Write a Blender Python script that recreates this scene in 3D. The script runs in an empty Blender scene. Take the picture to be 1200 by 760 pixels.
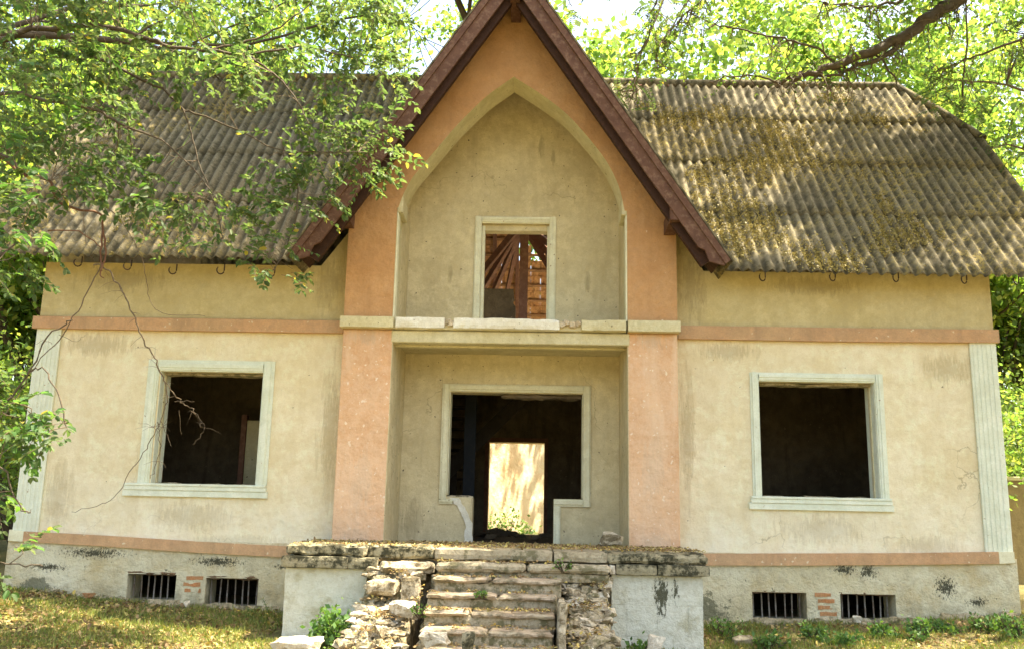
import bpy, bmesh, math, random
import numpy as np
from mathutils import Vector, Matrix, noise
random.seed(7)
S = bpy.context.scene
C = S.collection

# ------------------------------------------------------------------ camera
F_PX, D = 1080.0, 12.7059
R_ = Vector((0.99954, 0.02269509, 0.02011751))
U_ = Vector((-0.01528874, -0.19581166, 0.98052233))
F_ = Vector((-0.02619228, 0.98037887, 0.19537461))
EYE = Vector((0.3238, -D, 0.40))
cd = bpy.data.cameras.new('camera'); cam = bpy.data.objects.new('camera', cd); C.objects.link(cam)
cd.sensor_width = 36; cd.lens = 36 * F_PX / 1200; cd.clip_start = 0.1; cd.clip_end = 1200
m = Matrix((R_, U_, -F_)).transposed().to_4x4(); m.translation = EYE
cam.matrix_world = m
S.camera = cam

def at(px, py, Y):
    """point of the vertical plane y=Y that the photograph shows at (px, py)"""
    d = F_ + R_ * ((px - 600) / F_PX) + U_ * ((380 - py) / F_PX)
    return EYE + d * ((Y + D) / d.y)

# ------------------------------------------------------------------ light
SUN = Vector((0.40, 0.03, 0.915)).normalized()
w = bpy.data.worlds.new('World'); S.world = w; w.use_nodes = True
nt = w.node_tree; bg = nt.nodes['Background']
sky = nt.nodes.new('ShaderNodeTexSky'); sky.sky_type = 'NISHITA'; sky.sun_disc = False
sky.sun_elevation = math.asin(SUN.z); sky.sun_rotation = math.atan2(SUN.x, SUN.y)
sky.air_density = 1.0; sky.dust_density = 4.0; sky.ozone_density = 0.4
nt.links.new(sky.outputs[0], bg.inputs[0]); bg.inputs[1].default_value = 0.15
ld = bpy.data.lights.new('sun', 'SUN'); ld.energy = 4.6; ld.angle = math.radians(0.53); ld.color = (1.0, 0.93, 0.80)
lo = bpy.data.objects.new('sun', ld); C.objects.link(lo)
lo.rotation_euler = (-SUN).to_track_quat('-Z', 'Y').to_euler(); lo.location = SUN * 60
S.view_settings.view_transform = 'Standard'; S.view_settings.look = 'None'
S.view_settings.exposure = 2.1; S.view_settings.gamma = 1.0
S.view_settings.use_white_balance = True; S.view_settings.white_balance_temperature = 7400; S.view_settings.white_balance_tint = 6

# ------------------------------------------------------------------ materials
def newmat(name):
    mt = bpy.data.materials.new(name); mt.use_nodes = True
    n = mt.node_tree; b = n.nodes['Principled BSDF']; b.inputs['Roughness'].default_value = 0.9
    b.inputs['Specular IOR Level'].default_value = 0.2
    return mt, n, b
def node(n, t, **k):
    x = n.nodes.new(t)
    for a, v in k.items():
        if a.startswith('i_'):
            x.inputs[a[2:].replace('_', ' ')].default_value = v
        else: setattr(x, a, v)
    return x
def coords(n, scale=(1, 1, 1), loc=(0, 0, 0)):
    g = node(n, 'ShaderNodeNewGeometry'); mp = node(n, 'ShaderNodeMapping')
    mp.inputs['Scale'].default_value = scale; mp.inputs['Location'].default_value = loc
    n.links.new(g.outputs['Position'], mp.inputs[0]); return mp.outputs[0]
def nz(n, vec, scale, detail=4, rough=0.6, lo=0.4, hi=0.6, dist=0.0):
    t = node(n, 'ShaderNodeTexNoise'); t.inputs['Scale'].default_value = scale
    t.inputs['Detail'].default_value = detail; t.inputs['Roughness'].default_value = rough
    t.inputs['Distortion'].default_value = dist
    n.links.new(vec, t.inputs['Vector'])
    r = node(n, 'ShaderNodeMapRange'); r.inputs['From Min'].default_value = lo; r.inputs['From Max'].default_value = hi
    n.links.new(t.outputs[0], r.inputs[0]); return r.outputs[0]
def mix(n, fac, a, b, amt=1.0):
    mx = node(n, 'ShaderNodeMix', data_type='RGBA')
    if amt != 1.0:
        mu = node(n, 'ShaderNodeMath', operation='MULTIPLY'); n.links.new(fac, mu.inputs[0]); mu.inputs[1].default_value = amt; fac = mu.outputs[0]
    n.links.new(fac, mx.inputs[0])
    for s, v in ((6, a), (7, b)):
        if isinstance(v, tuple): mx.inputs[s].default_value = (*v, 1)
        else: n.links.new(v, mx.inputs[s])
    return mx.outputs[2]
def mul(n, a, b):
    mu = node(n, 'ShaderNodeMath', operation='MULTIPLY'); n.links.new(a, mu.inputs[0]); n.links.new(b, mu.inputs[1]); return mu.outputs[0]
def bump(n, b, hs, strength=0.4, dist=0.01):
    prev = None
    for h, d in hs:
        bp = node(n, 'ShaderNodeBump'); bp.inputs['Strength'].default_value = strength; bp.inputs['Distance'].default_value = d
        n.links.new(h, bp.inputs['Height'])
        if prev: n.links.new(prev, bp.inputs['Normal'])
        prev = bp.outputs[0]
    n.links.new(prev, b.inputs['Normal'])
def zmask(n, z0, z1):
    g = node(n, 'ShaderNodeNewGeometry'); sp = node(n, 'ShaderNodeSeparateXYZ'); n.links.new(g.outputs['Position'], sp.inputs[0])
    r = node(n, 'ShaderNodeMapRange'); r.inputs['From Min'].default_value = z0; r.inputs['From Max'].default_value = z1
    n.links.new(sp.outputs[2], r.inputs[0]); return r.outputs[0]

def spots(n, lst, noisev):
    """stain and tone patches with a place of their own on the wall: (x, z, half width, half height)"""
    tot = None
    for x, z, rx, rz in lst:
        v = coords(n, (1 / rx, 0, 1 / rz), (-x / rx, 0, -z / rz)); L = node(n, 'ShaderNodeVectorMath', operation='LENGTH'); n.links.new(v, L.inputs[0])
        r = node(n, 'ShaderNodeMapRange'); r.inputs['From Min'].default_value = 1.25; r.inputs['From Max'].default_value = 0.1; n.links.new(L.outputs['Value'], r.inputs[0])
        if tot is None: tot = r.outputs[0]
        else:
            mm = node(n, 'ShaderNodeMath', operation='MAXIMUM'); n.links.new(tot, mm.inputs[0]); n.links.new(r.outputs[0], mm.inputs[1]); tot = mm.outputs[0]
    ad = node(n, 'ShaderNodeMath', operation='ADD'); n.links.new(tot, ad.inputs[0]); n.links.new(noisev, ad.inputs[1])
    r = node(n, 'ShaderNodeMapRange'); r.inputs['From Min'].default_value = 0.98; r.inputs['From Max'].default_value = 1.08; n.links.new(ad.outputs[0], r.inputs[0])
    return r.outputs[0]
def plaster(name, a, b, stain, spot, stain_amt=0.5, low=None, chips=0.7, seed=0.0, bs=0.8, crack=0.0, sp=None):
    mt, n, bs_ = newmat(name)
    v = coords(n, loc=(seed, seed * 2, 0))
    c = mix(n, nz(n, v, 1.1, 5, 0.6, 0.38, 0.62), a, b)
    c = mix(n, nz(n, coords(n, loc=(seed + 9, 0, seed)), 0.55, 6, 0.7, 0.48, 0.66), c, stain, 0.30)
    c = mix(n, nz(n, v, 7, 6, 0.7, 0.42, 0.66), c, stain, 0.42)
    c = mix(n, nz(n, coords(n, loc=(seed, 5, 2)), 3.4, 6, 0.75, 0.50, 0.62), c, tuple(min(0.85, q * 1.13) for q in a), 0.5)
    vs = coords(n, (3.2, 3.2, 0.45), (seed, 3, 1))
    c = mix(n, nz(n, vs, 1.3, 6, 0.65, 0.52, 0.72), c, stain, stain_amt)
    c = mix(n, nz(n, v, 55, 3, 0.7, 0.45, 0.75), c, stain, 0.45)
    c = mix(n, nz(n, v, 16, 2, 0.5, chips, chips + 0.015), c, spot, 0.8)
    if sp:
        c = mix(n, spots(n, sp, nz(n, coords(n, (5, 5, 0.5), (seed, 0, 0)), 2.2, 6, 0.7, 0.30, 0.85)), c, tuple(q * 0.8 for q in stain), 0.34)
        c = mix(n, spots(n, sp, nz(n, coords(n, (6, 6, 1.0), (seed, 4, 0)), 6, 6, 0.75, 0.38, 0.9)), c, tuple(q * 0.6 for q in stain), 0.30)
    if crack:
        vo = node(n, 'ShaderNodeTexVoronoi', feature='DISTANCE_TO_EDGE'); vo.inputs['Scale'].default_value = 0.42
        wn = node(n, 'ShaderNodeTexNoise'); wn.inputs['Scale'].default_value = 2.2; wn.inputs['Detail'].default_value = 8; n.links.new(v, wn.inputs['Vector'])
        ad = node(n, 'ShaderNodeVectorMath', operation='MULTIPLY_ADD'); n.links.new(wn.outputs['Color'], ad.inputs[0]); ad.inputs[1].default_value = (0.7, 0.7, 0.7); n.links.new(v, ad.inputs[2]); n.links.new(ad.outputs[0], vo.inputs['Vector'])
        cr = node(n, 'ShaderNodeMapRange'); cr.inputs['From Min'].default_value = 0.0028; cr.inputs['From Max'].default_value = 0.001; n.links.new(vo.outputs['Distance'], cr.inputs[0])
        c = mix(n, mul(n, cr.outputs[0], nz(n, coords(n, loc=(seed, 1, 1)), 0.5, 3, 0.6, 0.50, 0.6)), c, tuple(q * 0.45 for q in stain), crack)
    if low:
        mk = zmask(n, low[0], low[1]); c = mix(n, mul(n, mk, nz(n, v, 3, 5, 0.7, 0.3, 0.7)), c, low[2], 0.7)
    n.links.new(c, bs_.inputs['Base Color'])
    bump(n, bs_, [(nz(n, v, 90, 4, 0.7, 0.2, 0.8), 0.004), (nz(n, v, 12, 4, 0.6, 0.2, 0.8), 0.012), (nz(n, v, 1.7, 3, 0.5, 0.2, 0.8), 0.05)], bs)
    return mt
M = {}
M['cream'] = plaster('cream_plaster', (0.83, 0.75, 0.57), (0.76, 0.66, 0.45), (0.60, 0.48, 0.28), (0.16, 0.12, 0.08), 0.34, (0.9, -0.2, (0.80, 0.77, 0.66)), 0.755, crack=0.5, sp=[(-4.3, 0.2, 1.1, 0.38), (4.2, 0.2, 1.1, 0.38), (-2.5, 1.4, 0.28, 1.7), (2.42, 1.4, 0.2, 1.6), (-6.2, 0.4, 0.4, 0.9), (6.0, 2.4, 0.7, 0.4), (-5.9, 2.55, 1.0, 0.3), (3.0, 2.6, 0.8, 0.25), (-3.6, -0.1, 1.2, 0.15), (5.6, 0.0, 0.9, 0.3)])  # rain stains below the sills; darker strips beside the pillars
M['upper'] = plaster('upper_ochre_plaster', (0.60, 0.51, 0.29), (0.54, 0.44, 0.22), (0.42, 0.33, 0.17), (0.14, 0.1, 0.06), 0.45, None, 0.77, 4, sp=[(-5.6, 3.5, 1.2, 0.3), (4.2, 3.55, 1.2, 0.25), (-2.6, 3.5, 0.4, 0.7), (2.5, 3.5, 0.4, 0.8)])  # darker patches under the eaves and beside the central bay
M['oldwall'] = plaster('old_brown_wall', (0.34, 0.27, 0.14), (0.26, 0.2, 0.1), (0.16, 0.12, 0.06), (0.1, 0.08, 0.05), 0.6, None, 0.7, 44)
M['loggia'] = plaster('loggia_plaster', (0.70, 0.61, 0.40), (0.62, 0.53, 0.33), (0.42, 0.34, 0.20), (0.07, 0.05, 0.04), 0.42, (0.7, -0.2, (0.50, 0.42, 0.27)), 0.70, 9, crack=0.5, sp=[(0.35, 6.0, 0.10, 0.35), (0.55, 5.8, 0.07, 0.3), (-1.0, 3.9, 0.06, 0.3), (1.1, 3.8, 0.07, 0.3), (-1.45, 0.2, 0.3, 0.5)])
M['orange'] = plaster('orange_render', (0.66, 0.38, 0.21), (0.58, 0.31, 0.16), (0.76, 0.56, 0.40), (0.82, 0.70, 0.56), 0.7, (2.9, 1.0, (0.76, 0.53, 0.36)), 0.67, 2, 1.0, sp=[(-1.98, 0.7, 0.3, 0.7), (1.9, 0.9, 0.3, 0.7), (-2.0, 0.0, 0.4, 0.25), (1.9, 0.0, 0.4, 0.25), (-2.0, 2.7, 0.4, 0.3), (1.9, 2.7, 0.4, 0.3)])
M['band'] = plaster('orange_band', (0.58, 0.34, 0.19), (0.54, 0.35, 0.20), (0.34, 0.22, 0.13), (0.68, 0.58, 0.42), 0.6, None, 0.70, 12)
M['white'] = plaster('old_white_paint', (0.74, 0.78, 0.66), (0.68, 0.73, 0.62), (0.55, 0.55, 0.42), (0.35, 0.25, 0.15), 0.3, None, 0.74, 5, 0.4)
M['creamtrim'] = plaster('cream_trim_paint', (0.78, 0.76, 0.58), (0.72, 0.70, 0.52), (0.55, 0.50, 0.33), (0.3, 0.2, 0.1), 0.3, None, 0.74, 6, 0.5)
M['ledge'] = plaster('ledge_render', (0.66, 0.60, 0.40), (0.60, 0.53, 0.33), (0.42, 0.36, 0.2), (0.15, 0.11, 0.06), 0.4, None, 0.71, 8)
M['coping'] = plaster('white_coping', (0.80, 0.77, 0.68), (0.74, 0.70, 0.58), (0.5, 0.44, 0.32), (0.25, 0.2, 0.14), 0.3, None, 0.72, 3)
M['broken'] = plaster('broken_masonry', (0.72, 0.66, 0.54), (0.56, 0.45, 0.30), (0.26, 0.2, 0.13), (0.1, 0.08, 0.05), 0.6, None, 0.64, 15, 1.0)
M['inner'] = plaster('shade_toned_interior', (0.20, 0.155, 0.10), (0.13, 0.10, 0.065), (0.06, 0.045, 0.03), (0.26, 0.21, 0.15), 0.85, None, 0.74, 17)  # brown plaster with the dimness of the rooms put into its colour
M['inner_dark'] = plaster('deep_shade_interior', (0.05, 0.04, 0.03), (0.035, 0.028, 0.02), (0.02, 0.015, 0.01), (0.1, 0.07, 0.05), 0.6, None, 0.72, 19)  # near-black copy: deep indoor shade put into the colour
M['yard'] = plaster('sunlit_yard_plaster', (0.82, 0.72, 0.54), (0.80, 0.62, 0.40), (0.70, 0.48, 0.28), (0.5, 0.3, 0.16), 0.4, None, 0.75, 21)

def plinth_mat():
    mt, n, b = newmat('plinth_peeling_limewash'); v = coords(n)
    c = mix(n, nz(n, v, 1.4, 5, 0.6, 0.35, 0.65), (0.74, 0.70, 0.53), (0.64, 0.57, 0.38))
    c = mix(n, nz(n, coords(n, loc=(4, 0, 3)), 1.2, 6, 0.7, 0.48, 0.62), c, (0.54, 0.42, 0.22), 0.75)
    c = mix(n, nz(n, v, 6, 6, 0.7, 0.50, 0.66), c, (0.46, 0.40, 0.27), 0.6)
    c = mix(n, nz(n, coords(n, loc=(2, 0, 5)), 7, 6, 0.75, 0.655, 0.67), c, (0.12, 0.11, 0.07), 0.8)
    low = mul(n, zmask(n, -0.62, -1.0), nz(n, v, 2.5, 6, 0.75, 0.44, 0.56))
    c = mix(n, low, c, (0.22, 0.20, 0.13), 0.8)
    c = mix(n, spots(n, [(-5.6, -0.30, 0.9, 0.14), (-3.9, -0.38, 0.7, 0.13), (-2.9, -0.42, 0.5, 0.10), (4.45, -0.30, 0.30, 0.16), (4.75, -0.32, 0.28, 0.2), (5.75, -0.50, 0.30, 0.28), (6.15, -0.68, 0.3, 0.12), (-6.2, -0.5, 0.5, 0.1)], nz(n, coords(n, (1.5, 1, 1), (0, 0, 7)), 24, 6, 0.85, 0.42, 0.78)), c, (0.035, 0.037, 0.022), 0.92)
    c = mix(n, spots(n, [(2.5, -0.85, 0.55, 0.32), (-2.6, -0.85, 0.3, 0.3), (-6.3, -0.75, 0.4, 0.15)], nz(n, coords(n, loc=(0, 3, 7)), 6, 6, 0.75, 0.30, 0.76)), c, (0.17, 0.17, 0.11), 0.85)
    n.links.new(c, b.inputs['Base Color'])
    bump(n, b, [(nz(n, v, 40, 4, 0.7, 0.2, 0.8), 0.008), (nz(n, v, 6, 6, 0.7, 0.3, 0.7), 0.03)], 0.9)
    return mt
M['plinth'] = plinth_mat()
def stone(name, a, b, c3, moss, mossamt, lo=0.5, scale=3.0, sp=None):
    mt, n, bb = newmat(name); v = coords(n)
    c = mix(n, nz(n, v, scale, 5, 0.6, 0.35, 0.65), a, b)
    c = mix(n, nz(n, v, scale * 6, 5, 0.7, 0.45, 0.7), c, c3, 0.7)
    c = mix(n, nz(n, coords(n, loc=(3, 1, 8)), scale * 1.3, 6, 0.7, lo, lo + 0.1), c, moss, mossamt)
    if sp: c = mix(n, spots(n, sp, nz(n, coords(n, (1.6, 1, 0.7)), 20, 6, 0.8, 0.38, 0.78)), c, (0.06, 0.06, 0.03), 0.92)
    n.links.new(c, bb.inputs['Base Color'])
    bump(n, bb, [(nz(n, v, 60, 4, 0.7, 0.2, 0.8), 0.006), (nz(n, v, 11, 5, 0.7, 0.2, 0.8), 0.02)], 0.8)
    return mt
M['pier'] = stone('pier_block', (0.62, 0.62, 0.52), (0.68, 0.67, 0.57), (0.50, 0.47, 0.35), (0.40, 0.36, 0.22), 0.6, 0.55, 2.2, [(1.82, -0.55, 0.15, 0.42), (1.98, -0.5, 0.07, 0.25)])
M['capstone'] = stone('mossy_cap', (0.38, 0.34, 0.23), (0.30, 0.26, 0.16), (0.18, 0.15, 0.09), (0.035, 0.035, 0.02), 0.92, 0.46, 5)
M['step'] = stone('step_stone', (0.46, 0.40, 0.29), (0.40, 0.34, 0.23), (0.25, 0.19, 0.12), (0.13, 0.12, 0.06), 0.8, 0.50, 4)
M['tread'] = stone('worn_step_nosing', (0.44, 0.34, 0.25), (0.46, 0.39, 0.28), (0.26, 0.19, 0.13), (0.15, 0.13, 0.08), 0.8, 0.50, 4)
M['rock'] = stone('pale_rubble', (0.54, 0.48, 0.37), (0.44, 0.37, 0.25), (0.26, 0.19, 0.11), (0.13, 0.10, 0.055), 0.9, 0.47, 6)
M['rockw'] = stone('white_rubble', (0.66, 0.62, 0.52), (0.56, 0.49, 0.38), (0.38, 0.30, 0.2), (0.22, 0.16, 0.09), 0.8, 0.52, 6)
M['mortar'] = stone('crumbled_mortar', (0.46, 0.40, 0.29), (0.36, 0.29, 0.18), (0.2, 0.15, 0.08), (0.12, 0.11, 0.05), 0.85, 0.48, 7)
M['brick'] = stone('orange_brick', (0.52, 0.22, 0.09), (0.46, 0.26, 0.13), (0.3, 0.13, 0.06), (0.5, 0.4, 0.28), 0.5, 0.6, 6)
M['iron'] = stone('grey_iron', (0.28, 0.27, 0.25), (0.2, 0.17, 0.14), (0.16, 0.1, 0.06), (0.12, 0.06, 0.03), 0.6, 0.5, 8)
M['darkiron'] = stone('rusty_hook', (0.05, 0.035, 0.025), (0.07, 0.04, 0.025), (0.03, 0.02, 0.02), (0.04, 0.02, 0.01), 0.6, 0.5, 8)

def wood(name, a, b, c3, axis=(1, 1, 1)):
    mt, n, bb = newmat(name); v = coords(n, axis)
    c = mix(n, nz(n, v, 6, 6, 0.65, 0.35, 0.65, 0.4), a, b)
    c = mix(n, nz(n, coords(n), 14, 5, 0.7, 0.5, 0.7), c, c3, 0.6)
    n.links.new(c, bb.inputs['Base Color']); bb.inputs['Roughness'].default_value = 0.7
    bump(n, bb, [(nz(n, v, 20, 5, 0.7, 0.2, 0.8), 0.006)], 0.7)
    return mt
M['barge'] = wood('weathered_brown_board', (0.135, 0.068, 0.046), (0.095, 0.045, 0.031), (0.27, 0.17, 0.12), (1, 1, 1))
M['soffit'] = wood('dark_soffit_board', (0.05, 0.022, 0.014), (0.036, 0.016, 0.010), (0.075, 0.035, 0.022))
M['rafter'] = wood('old_rafter', (0.20, 0.10, 0.065), (0.15, 0.07, 0.045), (0.3, 0.17, 0.11))
M['batten'] = wood('bare_batten', (0.36, 0.2, 0.1), (0.28, 0.15, 0.07), (0.18, 0.09, 0.05))
M['tile'] = stone('clay_tile', (0.62, 0.36, 0.17), (0.52, 0.27, 0.12), (0.34, 0.17, 0.08), (0.14, 0.08, 0.04), 0.6, 0.55, 5)
M['bark'] = wood('grey_brown_bark', (0.10, 0.075, 0.05), (0.07, 0.052, 0.035), (0.16, 0.13, 0.09), (1, 1, 0.3))
M['twig'] = wood('dry_twig', (0.17, 0.125, 0.085), (0.12, 0.085, 0.055), (0.26, 0.21, 0.15))
M['redbark'] = wood('reddish_bark', (0.19, 0.09, 0.055), (0.14, 0.065, 0.04), (0.22, 0.14, 0.09))
M['bluepost'] = wood('dark_blue_paint', (0.014, 0.018, 0.024), (0.01, 0.013, 0.018), (0.03, 0.028, 0.025))

def asbestos():
    mt, n, b = newmat('weathered_corrugated_sheet'); v = coords(n)
    tc = node(n, 'ShaderNodeTexCoord'); sx = node(n, 'ShaderNodeSeparateXYZ'); n.links.new(tc.outputs['Object'], sx.inputs[0])
    m1 = node(n, 'ShaderNodeMath', operation='MULTIPLY'); n.links.new(sx.outputs[0], m1.inputs[0]); m1.inputs[1].default_value = 2 * math.pi / 0.155
    m2 = node(n, 'ShaderNodeMath', operation='COSINE'); n.links.new(m1.outputs[0], m2.inputs[0])
    nn = node(n, 'ShaderNodeTexNoise'); nn.inputs['Scale'].default_value = 5; nn.inputs['Detail'].default_value = 6; nn.inputs['Roughness'].default_value = 0.75; n.links.new(v, nn.inputs['Vector'])
    m3 = node(n, 'ShaderNodeMath', operation='MULTIPLY_ADD'); n.links.new(nn.outputs[0], m3.inputs[0]); m3.inputs[1].default_value = 5.0; n.links.new(m2.outputs[0], m3.inputs[2])
    tr = node(n, 'ShaderNodeMapRange'); tr.inputs['From Min'].default_value = 3.0; tr.inputs['From Max'].default_value = 1.4; n.links.new(m3.outputs[0], tr.inputs[0])
    c = mix(n, nz(n, v, 0.9, 5, 0.6, 0.35, 0.65), (0.25, 0.215, 0.145), (0.18, 0.15, 0.095))
    c = mix(n, nz(n, v, 30, 5, 0.75, 0.52, 0.66), c, (0.36, 0.335, 0.255), 0.65)
    c = mix(n, tr.outputs[0], c, (0.06, 0.052, 0.032), 0.85)
    c = mix(n, nz(n, coords(n, loc=(5, 5, 5)), 9, 6, 0.8, 0.52, 0.6), c, (0.07, 0.062, 0.04), 0.75)
    patch = nz(n, coords(n, loc=(1.2, 0, 0.3)), 0.55, 4, 0.6, 0.47, 0.60)
    c = mix(n, mul(n, patch, nz(n, v, 11, 6, 0.8, 0.50, 0.58)), c, (0.40, 0.31, 0.11), 0.85)
    n.links.new(c, b.inputs['Base Color'])
    bump(n, b, [(nz(n, v, 70, 5, 0.8, 0.2, 0.8), 0.006), (nz(n, v, 14, 5, 0.7, 0.2, 0.8), 0.012)], 0.9)
    return mt
M['sheet'] = asbestos()

def leafmat(name, cols, trans, tcol, lo=0.0):
    mt = bpy.data.materials.new(name); mt.use_nodes = True; n = mt.node_tree; n.nodes.clear()
    out = node(n, 'ShaderNodeOutputMaterial'); g = node(n, 'ShaderNodeNewGeometry')
    ramp = node(n, 'ShaderNodeValToRGB'); cr = ramp.color_ramp
    for i, (p, c) in enumerate(cols):
        e = cr.elements[i] if i < 2 else cr.elements.new(p)
        e.position = p; e.color = (*c, 1)
    n.links.new(g.outputs['Random Per Island'], ramp.inputs[0])
    df = node(n, 'ShaderNodeBsdfPrincipled'); df.inputs['Roughness'].default_value = 0.55; df.inputs['Specular IOR Level'].default_value = 0.3
    n.links.new(ramp.outputs[0], df.inputs['Base Color'])
    tr = node(n, 'ShaderNodeBsdfTranslucent'); mx = node(n, 'ShaderNodeMix', data_type='RGBA', blend_type='MULTIPLY'); mx.inputs[0].default_value = 1
    n.links.new(ramp.outputs[0], mx.inputs[6]); mx.inputs[7].default_value = (*tcol, 1)
    n.links.new(mx.outputs[2], tr.inputs[0])
    ms = node(n, 'ShaderNodeMixShader'); ms.inputs[0].default_value = trans
    n.links.new(df.outputs[0], ms.inputs[1]); n.links.new(tr.outputs[0], ms.inputs[2]); n.links.new(ms.outputs[0], out.inputs[0])
    return mt
M['leaf'] = leafmat('elm_leaf', [(0, (0.055, 0.095, 0.04)), (0.97, (0.13, 0.17, 0.065)), (0.5, (0.08, 0.13, 0.05)), (1.0, (0.35, 0.28, 0.05))], 0.45, (2.1, 2.1, 1.3))
M['leafbg'] = leafmat('woodland_leaf', [(0, (0.08, 0.14, 0.045)), (1.0, (0.30, 0.30, 0.08)), (0.45, (0.12, 0.18, 0.05)), (0.8, (0.18, 0.23, 0.06))], 0.55, (2.2, 2.4, 1.3))
M['leafrob'] = leafmat('fine_dark_leaf', [(0, (0.05, 0.10, 0.03)), (1.0, (0.14, 0.18, 0.035)), (0.5, (0.075, 0.13, 0.03))], 0.45, (2.3, 2.3, 1.0))
M['weed'] = leafmat('weed_leaf', [(0, (0.06, 0.13, 0.04)), (1.0, (0.16, 0.24, 0.05)), (0.5, (0.09, 0.18, 0.05))], 0.35, (1.8, 1.9, 1.0))
M['litter'] = leafmat('fallen_leaf', [(0, (0.30, 0.20, 0.09)), (1.0, (0.62, 0.45, 0.12)), (0.3, (0.22, 0.14, 0.07)), (0.6, (0.42, 0.30, 0.14)), (0.85, (0.40, 0.36, 0.12))], 0.15, (1.3, 1.2, 1.0))
M['grass'] = leafmat('short_grass', [(0, (0.10, 0.15, 0.035)), (1.0, (0.30, 0.29, 0.09)), (0.5, (0.17, 0.21, 0.05))], 0.3, (1.8, 1.8, 1.0))
M['moss'] = leafmat('dry_moss', [(0, (0.22, 0.18, 0.06)), (1.0, (0.46, 0.38, 0.15)), (0.5, (0.33, 0.27, 0.09))], 0.1, (1, 1, 1))
def ground_mat():
    mt, n, b = newmat('leafy_soil'); v = coords(n)
    c = mix(n, nz(n, v, 2, 6, 0.7, 0.4, 0.6), (0.20, 0.15, 0.075), (0.13, 0.13, 0.045))
    c = mix(n, nz(n, v, 25, 5, 0.8, 0.5, 0.6), c, (0.36, 0.27, 0.12), 0.7)
    n.links.new(c, b.inputs['Base Color']); bump(n, b, [(nz(n, v, 30, 5, 0.8, 0.2, 0.8), 0.03)], 0.8); return mt
M['ground'] = ground_mat()

# ------------------------------------------------------------------ object helpers
def tag(o, label=None, cat=None, group=None, kind=None):
    if label: o['label'] = label
    if cat: o['category'] = cat
    if group: o['group'] = group
    if kind: o['kind'] = kind
    return o
def empty(name, loc, label, cat, group=None):
    o = bpy.data.objects.new(name, None); C.objects.link(o); o.location = loc
    bpy.context.view_layer.update() if False else None
    return tag(o, label, cat, group)
def link(name, me, parent=None):
    o = bpy.data.objects.new(name, me); C.objects.link(o)
    if parent is not None:
        o.parent = parent
        root = parent
        off = Vector((0, 0, 0))
        while root is not None: off += root.location; root = root.parent
        o.location = -off
    return o
def mats(me, ms):
    for x in (ms if isinstance(ms, (list, tuple)) else [ms]): me.materials.append(x)
def from_data(name, verts, faces, mat, parent=None, fm=None, smooth=False):
    me = bpy.data.meshes.new(name); me.from_pydata(verts, [], faces); mats(me, mat)
    if fm is not None: me.polygons.foreach_set('material_index', fm)
    if smooth: me.polygons.foreach_set('use_smooth', [True] * len(me.polygons))
    me.update(); return link(name, me, parent)
def from_bm(name, bm, mat, parent=None, smooth=False, normals=True):
    if normals: bmesh.ops.recalc_face_normals(bm, faces=bm.faces)
    me = bpy.data.meshes.new(name); bm.to_mesh(me); bm.free(); mats(me, mat)
    if smooth: me.polygons.foreach_set('use_smooth', [True] * len(me.polygons))
    return link(name, me, parent)
def bm_box(bm, x0, x1, y0, y1, z0, z1, bev=0.0):
    r = bmesh.ops.create_cube(bm, size=1.0); vs = r['verts']
    for v in vs: v.co = Vector(((x0 + x1) / 2 + v.co.x * (x1 - x0), (y0 + y1) / 2 + v.co.y * (y1 - y0), (z0 + z1) / 2 + v.co.z * (z1 - z0)))
    if bev > 0:
        es = list({e for v in vs for e in v.link_edges})
        bmesh.ops.bevel(bm, geom=es, offset=bev, segments=1, affect='EDGES')
    return vs
def box(name, x0, x1, y0, y1, z0, z1, mat, parent=None, bev=0.006):
    bm = bmesh.new(); bm_box(bm, x0, x1, y0, y1, z0, z1, bev); return from_bm(name, bm, mat, parent)
def rough_box(name, x0, x1, y0, y1, z0, z1, mat, parent=None, step=0.07, amp=0.015, seed=0, dz=0.0, edge=1.0):
    """slab with worn edges: a subdivided box pushed about by noise, more at its edges. dz: height change over its length"""
    nx, ny, nz_ = [max(1, min(70, int(round(abs(b - a) / step)))) for a, b in ((x0, x1), (y0, y1), (z0, z1))]
    bm = bmesh.new(); vm = {}
    def V(i, j, k):
        key = (i, j, k)
        if key not in vm:
            u, v, w_ = i / nx, j / ny, k / nz_
            p = Vector((x0 + (x1 - x0) * u, y0 + (y1 - y0) * v, z0 + (z1 - z0) * w_ + dz * u))
            on = (i in (0, nx)) + (j in (0, ny)) + (k in (0, nz_))
            q = p * 4.0 + Vector((seed * 7.3, seed * 3.1, seed))
            d = noise.noise_vector(q) * amp + noise.noise_vector(q * 3.3) * amp * 0.7
            if on >= 2:
                cen = Vector(((x0 + x1) / 2, (y0 + y1) / 2, (z0 + z1) / 2))
                inn = Vector((0 if i not in (0, nx) else (1 if i == 0 else -1), 0 if j not in (0, ny) else (1 if j == 0 else -1), 0 if k not in (0, nz_) else (1 if k == 0 else -1)))
                d += inn * amp * edge * (0.5 + 1.6 * abs(noise.noise(q * 1.7)))
            vm[key] = bm.verts.new(p + d)
        return vm[key]
    def quad(a, b, c, d):
        bm.faces.new((V(*a), V(*b), V(*c), V(*d)))
    for i in range(nx):
        for j in range(ny):
            for k in (0, nz_): quad((i, j, k), (i + 1, j, k), (i + 1, j + 1, k), (i, j + 1, k))
    for i in range(nx):
        for k in range(nz_):
            for j in (0, ny): quad((i, j, k), (i + 1, j, k), (i + 1, j, k + 1), (i, j, k + 1))
    for j in range(ny):
        for k in range(nz_):
            for i in (0, nx): quad((i, j, k), (i, j + 1, k), (i, j + 1, k + 1), (i, j, k + 1))
    return from_bm(name, bm, mat, parent)
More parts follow.
